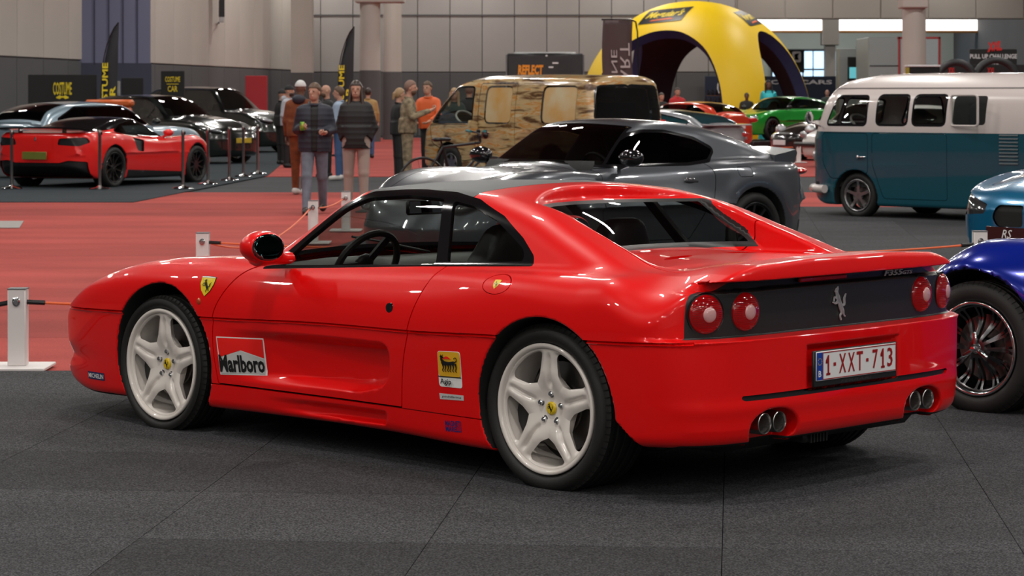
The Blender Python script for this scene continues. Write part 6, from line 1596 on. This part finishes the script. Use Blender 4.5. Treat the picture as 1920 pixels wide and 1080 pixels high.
def feather(label, px, y0, y1, Z, lean=.0):
    s = 4570/Z; X = (px-960)/s; top = 1.533 + (183.8-y0)/s
    root = empty('feather_flag', (X, Z, 0), 0, label, 'flag')
    P = []; wl = .40
    for k in range(21):
        t = k/20; z = .55 + (top-.55)*t; w = wl*(1 - .12*t) if t < .55 else wl*.93*math.cos((t-.55)/.45*math.pi/2)**.7
        P.append((z, w, (wl-w) + .06*t))
    b = B(); vs = []
    for z, w, sh in P: vs += [(-wl/2+sh+.02*math.sin(z*3), .01*math.sin(z*5), z), (-wl/2+sh+w*.5, .03*math.sin(z*4+1), z), (-wl/2+sh+w, .02*math.sin(z*6), z)]
    b.add(vs, [(3*i+j, 3*i+j+1, 3*i+4+j, 3*i+3+j) for i in range(20) for j in (0,1)]); o = b.build('flag_cloth', mat('flag_black', (.025,.025,.030), .7), root)
    md = o.modifiers.new('t', 'SOLIDIFY'); md.thickness = .008
    b = B(); b.tube([(-wl/2+p[2]-.01, 0, p[0]) for p in P][:], .015, 6); b.tube([(-wl/2-.01,0,.05),(-wl/2-.01,0,.6)], .02, 6); b.build('flag_pole', MBLACK, root)
    b = B(); b.box((-wl/2,0,.03),(.6,.08,.05)); b.box((-wl/2,0,.03),(.08,.6,.05)); b.build('flag_base', MBLACK, root)
    for t_, cx, L, z0_ in (('COSTUME', -.09, 1.35, 1.05), ('CAR', .10, .78, 1.05)):
        b = B(); text_poly(t_, .5, .5, 1, 1, 0, .03)(b, lambda u, v: (cx - (v-.5)*.145 + .03*(z0_+u*L-1)/2, -.045, z0_ + u*L)); b.build('lettering', YT, root, smooth=False)
feather('tall black feather flag with yellow lettering at the left, by the display wall', 203, 42, 185, 60)
feather('tall black feather flag with yellow lettering in front of the double column', 646, 50, 175, 64)
# banner seen from behind (lettering reversed)
bn = empty('banner_flag', (XX(1158,54), 54, 0), 0, 'brown upright banner with pale reversed lettering in front of the tent', 'banner')
b = B(); vs = []
for k in range(25):
    z = .6 + 2.65*k/24
    for j in range(5): vs.append((-.33 + .66*j/4 + .04*math.sin(z*2)+.05*(3.2-z)*.6, .03*math.sin(z*3+j), z))
b.add(vs, [(5*i+j, 5*i+j+1, 5*i+6+j, 5*i+5+j) for i in range(24) for j in range(4)]); o = b.build('banner_cloth', mat('banner_brown', (.085,.055,.055), .7), bn); o.modifiers.new('t', 'SOLIDIFY').thickness = .008
b = B(); b.tube([(.52,0,.03),(.44,0,3.0),(.40,0,3.22),(.30,0,3.27),(-.36,0,3.27)], .018, 8); b.build('banner_pole', MBLACK, bn); B().box((.5,0,.03),(.5,.5,.05)).build('banner_base', MBLACK, bn)
for t_, cx, L, z0_, hh in (('ELINE', -.10, 1.05, 1.55, .13), ('OART', .14, 1.30, 1.45, .22)):
    b = B(); text_poly(t_, .5, .5, 1, 1)(b, lambda u, v: (cx + (v-.5)*hh + .03*(3.2-z0_-u*L), -.05, z0_ + u*L)); b.build('lettering', mat('print_pale', (.5,.45,.45), .6), bn, smooth=False)
# black trailer with orange lettering behind the van
tr_ = empty('trailer', (XX(1022,82.7), 84, 0), R_(0), 'black box trailer with orange REFLECT lettering behind the brown van', 'trailer')
TRB = mat('trailer_black', (.015,.015,.017), .35, 0, .5)
B().box((0,0,1.75),(2.65,2.6,2.60),bev=.08).build('trailer_body', TRB, tr_); B().box((0,0,3.07),(2.1,2.0,.06),bev=.02).build('roof_vent', mat('vent_white', (.5,.5,.5), .5), tr_)
for s in (1,-1): B().tube([(1.31*s,-1.31,.5),(1.31*s,-1.31,3.0)], .03, 6).build('corner_post', mat('post_alloy', (.3,.32,.33), .4, .8), tr_)
for s in (1,-1): B().lathe([(.01,-.12),(.30,-.12),(.34,-.08),(.34,.08),(.30,.12),(.01,.12)], 20, 'x', (1.0*s,.2,.345)).build('wheel', RUBBER, tr_)
b = B(); text_poly('REFLECT', .5, .5, 1, 1, .1, .05)(b, lambda u, v: (-.92+u*.86, -1.32, 2.32+v*.34)); b.build('lettering', mat('print_orange_bright', (.80,.28,.01), .5, emit=.0), tr_, smooth=False)
for x_, z_, w_ in ((.35,2.72,.20),(.20,2.58,.16),(.05,2.97,.06)): B().box((x_,-1.32,z_),(w_,.02,.05),rx=0).build('sticker', WT, tr_, smooth=False)
# dark blue partition with white lettering
pw2_ = board('partition_wall', 'dark blue partition with a round white emblem seen through the tent opening', 'partition', 1322, 1390, 143, 300, 96.3, mat('partition_blue', (.006,.016,.045), .6), thick=.1)
pw_ = board('partition_wall', 'long dark blue partition with white lettering behind the bright green car', 'partition', 1397, 1625, 143, 300, 100, mat('partition_blue', (.006,.016,.045), .6), [('CKOMI CARS', .385, .90, .66, .075, WT, dict(bold=.03))], thick=.1)
def logo_ring(root, cx, z, r):
    b = B(); b.tube([(cx + r*math.sin(a)*(.9+.1*math.cos(2*a)), -.08, z + r*math.cos(a)) for a in np.linspace(0, 2*math.pi, 24, endpoint=False)], .025, 5, closed=True); b.tube([(cx-r*.5,-.08,z-r*.2),(cx,-.08,z+r*.4),(cx+r*.5,-.08,z-r*.1)], .03, 5); b.build('emblem', WT, root)
logo_ring(pw2_, 0, 1.95, .28); logo_ring(pw_, 2.0, 1.95, .28)
# goods shelf with tins inside the tent, glossy table
sh_ = empty('goods_rack', (XX(1345,87), 87, 0), 0, 'stepped rack stacked with dark tins inside the tent', 'rack')
for k, (w_, z_) in enumerate(((1.1,1.05),(.95,1.35),(.75,1.62))): B().box((0, .12*k, z_), (w_, .3, .03)).build('shelf', mat('rack_brown', (.18,.09,.04), .6), sh_, smooth=False)
B().box((0,.1,.52),(1.2,.6,1.0),bev=.02).build('table', MBLACK, sh_)
first = None; n_t = 0; ORD = ('first','second','third','fourth','fifth','sixth','seventh')
for k, (w_, z_, n_) in enumerate(((1.1,1.066,7),(.95,1.366,6),(.75,1.636,5))):
    for q in range(n_):
        if first is None:
            first = B().lathe([(.0005,0),(.05,0),(.052,.005),(.052,.15),(.045,.165),(.02,.18),(.018,.21),(.0005,.21)], 12, 'z').build('product_tin', mat('tin_dark', (.03,.025,.03), .3, .3)); o = first
        else: o = first.copy(); C.objects.link(o)
        o.location = (XX(1345,87) - w_/2 + w_*(q+.5)/n_, 86.97 + .12*k, z_)
        tag(o, 'dark tin, %s from the left on the %s step of the rack' % (ORD[q], ('bottom','middle','top')[k]), 'tin', 'tins on the rack in the tent')
dt = empty('goods_table', (XX(1520,84), 84, 0), 0, 'low table of blue and yellow goods right of the tent', 'table')
B().box((0,0,1.02),(1.5,.7,.05),bev=.01).build('table_top', mat('table_blue', (.03,.12,.30), .5), dt); 
for sx in (-.7,.7):
    for sy in (-.3,.3): B().box((sx,sy,.5),(.05,.05,1.0)).build('leg', CHROME, dt, smooth=False)
random.seed(9); cols = [mat('box_yellow', (.7,.5,.05), .5), mat('box_blue', (.03,.10,.40), .5), mat('box_white', (.5,.5,.5), .5)]
for k in range(9):
    o = B().box((0,0,.11),(.13,.12,.22),bev=.01).build('goods_box', cols[k % 3]); o.location = (XX(1520,84)-.66+k*.165, 83.95+.08*(k % 2), 1.046)
    tag(o, ORD[k//3] + ' ' + ['yellow', 'blue', 'white'][k % 3] + ' goods box from the left on the low blue table', 'box', ['yellow', 'blue', 'white'][k % 3] + ' goods boxes on the blue table')
# silver trailer and machines behind the camper van
st_ = empty('silver_trailer', (XX(1700,84), 86, 0), 0, 'silver and pale blue box trailer with red corner lines behind the right column', 'trailer')
SLV = mat('trailer_silver', (.34,.38,.38), .35, .5); RDL = mat('line_red', (.35,.03,.03), .5)
B().box((.0,0,2.05),(2.5,3,3.2),bev=.03).build('trailer_body', SLV, st_, smooth=False)
for x_ in (-.18, 1.22): B().box((x_,-1.52,2.05),(.07,.03,3.2)).build('corner_line', RDL, st_, smooth=False)
B().box((.5,-1.52,3.62),(1.5,.03,.07)).build('corner_line', RDL, st_, smooth=False); B().box((.52,-1.515,2.05),(1.3,.02,3.05)).build('door_panel', mat('door_pale', (.36,.43,.45), .5), st_, smooth=False)
for z_ in (2.65, 1.7): B().box((-.7,-1.515,z_),(1.0,.02,.03)).build('seam_line', MBLACK, st_, smooth=False)
for s in (1,-1): B().lathe([(.01,-.12),(.42,-.12),(.46,-.08),(.46,.08),(.42,.12),(.01,.12)], 20, 'x', (1.0*s,.2,.465)).build('wheel', RUBBER, st_)
mc = empty('machine_cabinet', (XX(1605,88), 89, 0), 0, 'grey machine cabinet with a dark screen left of the silver trailer', 'cabinet')
B().box((0,0,1.7),(1.1,.8,3.3),bev=.03).build('cabinet_body', mat('machine_grey', (.26,.29,.29), .4, .4), mc, smooth=False); B().box((.05,-.42,2.6),(.55,.03,.85)).build('recess', MBLACK, mc, smooth=False); B().box((.05,-.445,2.45),(.42,.02,.40)).build('screen', mat('screen_teal', (.10,.40,.45), .4, emit=.8), mc, smooth=False)
tb = board('counter_desk', 'white-topped dark counter at the foot of the right column', 'counter', 1701, 1758, 126, 310, 66, MBLACK, thick=.7, foot=False); B().box((0,0,2.40),(.86,.76,.05),bev=.01).build('counter_top', WT, tb)
# pull-up stand
xs_ = board('stand_board', 'black stand board with red and white PULL UP CHALLENGE lettering at top right', 'board', 1818, 1906, 92, 128, 76, BBK, [('PULL UP CHALLENGE', .5, .62, 1.0, .24, WT, dict(bold=.03)), ('XXL ON BAR', .68, .28, .42, .16, WT)], thick=.1)
b = B(); text_poly('XXL', .5, .5, 1, 1, .15, .06)(b, lambda u, v: (-.2+u*.46, -.08, 2.96+v*.30+.06*u)); b.build('lettering', mat('print_red', (.70,.02,.02), .5), xs_, smooth=False)
board('stand_fence', 'low black stand fence printed with red letters below the pull-up board', 'fence', 1765, 1925, 121, 160, 74, BBK, [('XXL', .12, .70, .08, .3, MATS['print_red']), ('XXL', .58, .70, .09, .3, MATS['print_red']), ('XXL', .85, .70, .08, .3, MATS['print_red'])])
for k, (px, Z, r) in enumerate(((1790,73,.55),(1865,73.2,.62))):
    o = B().tube([(r*math.cos(a), 0, r*math.sin(a)) for a in np.linspace(0, math.pi*2, 30, endpoint=False)], .11, 10, closed=True).build('inflatable_ring', mat('ring_dark', (.03,.03,.034), .5)); o.location = (XX(px,Z), Z-.2, 2.05); B().tube([(-r*.95,0,.1),(-r*.95,0,-2.05)], .10, 10).build('ring_leg', mat('ring_dark', (.03,.03,.034), .5), o); B().tube([(r*.95,0,.1),(r*.95,0,-2.05)], .10, 10).build('ring_leg', mat('ring_dark', (.03,.03,.034), .5), o)
    tag(o, ['dark arched tube left of the pull-up board', 'dark arched tube below the pull-up board'][k], 'arch')
board('poster_board', 'black poster with white face emblem above the partition, right of the tent', 'poster', 1477, 1508, 93, 136, 101.5, BBK, [(None,0,0,0,0,WT,dict(poly=roundpoly([(.25,.45),(.80,.45),(.80,.92),(.25,.92)], .1))), (None,0,0,0,0,BBK,dict(poly=[(.42,.55),(.66,.55),(.60,.72),(.68,.84),(.40,.80)]))])
# chrome barrier posts
def stanchion_make():
    r = empty('barrier_post'); 
    B().lathe([(.0005,.0),(.175,.0),(.180,.012),(.165,.026),(.06,.045),(.03,.07),(.0005,.07)], 28, 'z').build('base', CHROME, r)
    B().lathe([(.026,.05),(.026,.90),(.030,.905),(.030,.965),(.024,.985),(.0005,.99)], 20, 'z').build('pole', mat('brushed_steel', (.45,.42,.40), .25, 1), r)
    B().box((.03,0,.935),(.03,.05,.055),bev=.008).build('belt_head', MBLACK, r); return r
sp0 = stanchion_make()
for k, (px, yb, lab) in enumerate(((22,356,'chrome barrier post at the far left, before the bright red coupe tail'),(187,357,'chrome barrier post in front of the bright red coupe rear wheel'),(343,356,'chrome barrier post in front of the bright red coupe front wing'),(390,347,'chrome barrier post just ahead of the bright red coupe nose'),(430,340,'chrome barrier post by the pale blue car front wheel'),(456,333,'chrome barrier post before the pale blue car nose'),(483,328,'chrome barrier post farthest right, below the black saloon plate'))):
    Z = 7006/(yb-183.8); o = sp0 if k == 0 else copy_tree(sp0); o.location = (XX(px,Z), Z, .014); tag(o, lab, 'post', 'chrome barrier posts round the cars at the left')
# white rope posts
WP = mat('post_white', (.72,.68,.67), .4); ROPE = mat('rope_orange', (.80,.13,.03), .5)
def post_make():
    r = empty('rope_post'); B().box((0,0,.235),(.10,.10,.43),bev=.004).build('upright', WP, r); B().box((0,0,.012),(.36,.36,.018),bev=.004).build('base_plate', WP, r); B().box((0,0,.452),(.104,.104,.006)).build('cap', mat('cap_grey', (.12,.13,.14), .5), r)
    b = B(); b.tube([(.03*math.cos(a)*.6, -.056-.0*a, .382+.022*math.sin(a)) for a in np.linspace(0, 2*math.pi, 12, endpoint=False)], .005, 6, closed=True); b.tube([(.0,-.05,.382),(.0,-.075,.382)], .012, 8); b.build('eyelet', CHROME, r); return r
rp0 = post_make(); posts = [(-2.78,13.72),(-2.46,19.4),(-2.08,25.5),(-1.90,27.9),(3.53,18.4),(7.2,63.4),(6.75,57.4)]
plab = ['white rope post at lower left beside the red coupe nose', 'white rope post on the red carpet left of the coupe mirror', 'white rope post at the feet of the man with the can', 'white rope post at the feet of the long-haired woman', 'white rope post between the deep blue roadster and the sky-blue coupe', 'white rope post before the gloss black car, farther one', 'white rope post before the white classic saloon, nearer one']
for k, (x_, z_) in enumerate(posts):
    o = rp0 if k == 0 else copy_tree(rp0); o.location = (x_, z_, .009 if k != 4 else .018); tag(o, plab[k], 'post', 'white rope posts'); o.scale = (1,1,1.13 if k == 4 else 1)
def rope(label, pts, sag=.03):
    P = []
    for a, c in zip(pts[:-1], pts[1:]):
        for k in range(13):
            t = k/12; P.append((a[0]+(c[0]-a[0])*t, a[1]+(c[1]-a[1])*t, a[2]+(c[2]-a[2])*t - sag*4*t*(1-t)))
    o = B().tube(P, .0085, 6).build('rope', ROPE); tag(o, label, 'rope')
    for a, c in ((Vector(P[0]), Vector(P[1])), (Vector(P[-1]), Vector(P[-2]))): B().tube([a, a+(c-a).normalized()*.10], .014, 8).build('rope_hook', MBLACK, o)
rope('orange rope running out of frame from the lower left post', [(-3.9,13.25,.24),(-2.83,13.70,.382)], .01)
rope('orange rope from the lower left post behind the red coupe nose', [(-2.73,13.72,.385),(-.4,14.6,.34)], .04)
rope('orange rope from the post left of the coupe mirror to the right', [(-2.41,19.38,.385),(-.2,19.0,.36)], .02)
rope('orange rope climbing from the second post to the third post', [(-2.43,19.4,.385),(-2.10,25.4,.385)], .18)
rope('orange rope between the third post and the fourth post', [(-2.04,25.5,.385),(-1.92,27.8,.385)], .03)
rope('orange rope from behind the red coupe tail to the roadster post', [(1.2,18.0,.40),(3.48,18.37,.43)], .04)
rope('orange rope leaving the roadster post to the right', [(3.58,18.35,.43),(5.2,17.2,.42)], .03)
0 and rope('red rope low before the gloss black car', [(6.78,57.45,.385),(7.17,63.3,.385)], .03)
rope('red rope from the nearer white post towards the camper van', [(5.2,57.0,.37),(6.70,57.3,.385)], .02)
# bicycle standing by the van
bk = empty('bicycle', (XX(858,34.5), 34.5, 0), R_(20), 'black bicycle with teal grips standing in front of the brown van', 'bicycle')
BKM = mat('bike_black', (.012,.012,.013), .35, .3)
for x_ in (-.52, .52):
    w_ = B(); w_.tube([(x_+.34*math.cos(a), 0, .35+.34*math.sin(a)) for a in np.linspace(0, 2*math.pi, 32, endpoint=False)], .02, 8, closed=True)
    for k in range(14): a = k*math.pi/7; w_.tube([(x_,0,.35),(x_+.33*math.cos(a),0,.35+.33*math.sin(a))], .002, 4)
    w_.build('wheel', BKM, bk)
b = B(); J = dict(bb=(-.08,0,.32), st=(-.22,0,.84), ht=(.34,0,.90), hb=(.38,0,.78), ra=(-.52,0,.35), fa=(.52,0,.35))
for a, c in (('bb','st'),('bb','hb'),('st','ht'),('ra','bb'),('ra','st'),('hb','fa')): b.tube([J[a], J[c]], .02, 8)
b.build('frame', BKM, bk)
b = B(); b.tube([(.34,0,.90),(.33,0,1.0)], .02, 8); b.tube([(.30,-.36,1.06),(.34,-.14,1.04),(.36,0,1.0),(.34,.14,1.04),(.30,.36,1.06)], .015, 8)
for s in (1,-1): b.tube([(.31,.30*s,1.05),(.40,.20*s,1.03)], .010, 6); b.box((.36,.14*s,1.06),(.06,.04,.05),bev=.01)
b.sph((.42,0,1.0),.05,12,8,(.8,1,1)); b.build('handlebar', BKM, bk)
for s in (1,-1): B().tube([(.285,.26*s,1.055),(.27,.40*s,1.065)], .020, 8).build('grip', mat('grip_teal', (.01,.16,.17), .4), bk)
b = B(); b.tube([(-.22,0,.84),(-.25,0,.93)], .014, 6); b.box((-.24,0,.95),(.26,.13,.05),bev=.02); b.build('saddle', BKM, bk)
B().tube([(-.08,.05,.32),(.05,.09,.20)], .012, 6).build('crank', BKM, bk); B().tube([(-.10,.03,.3),(-.2,.22,.02)], .010, 6).build('kickstand', BKM, bk)

hu = empty('wall_unit', (-10.12, 84.95, 0), R_(8), 'dark narrow unit hung high on the left wall beside the blue-grey bay', 'wall unit')
B().box((0,0,5.35),(.20,.22,2.0),bev=.02).build('unit_case', BLACK_PLASTIC, hu, smooth=False); B().box((0,0,4.27),(.17,.20,.20),bev=.02).build('unit_band', mat('unit_pale', (.5,.5,.5), .4), hu, smooth=False)  # dark case with a plain silver band at its foot, no lamp
for z_ in (4.15, 5.8): B().box((-.10,.30,z_),(.05,.65,.05)).build('bracket', MBLACK, hu, smooth=False)
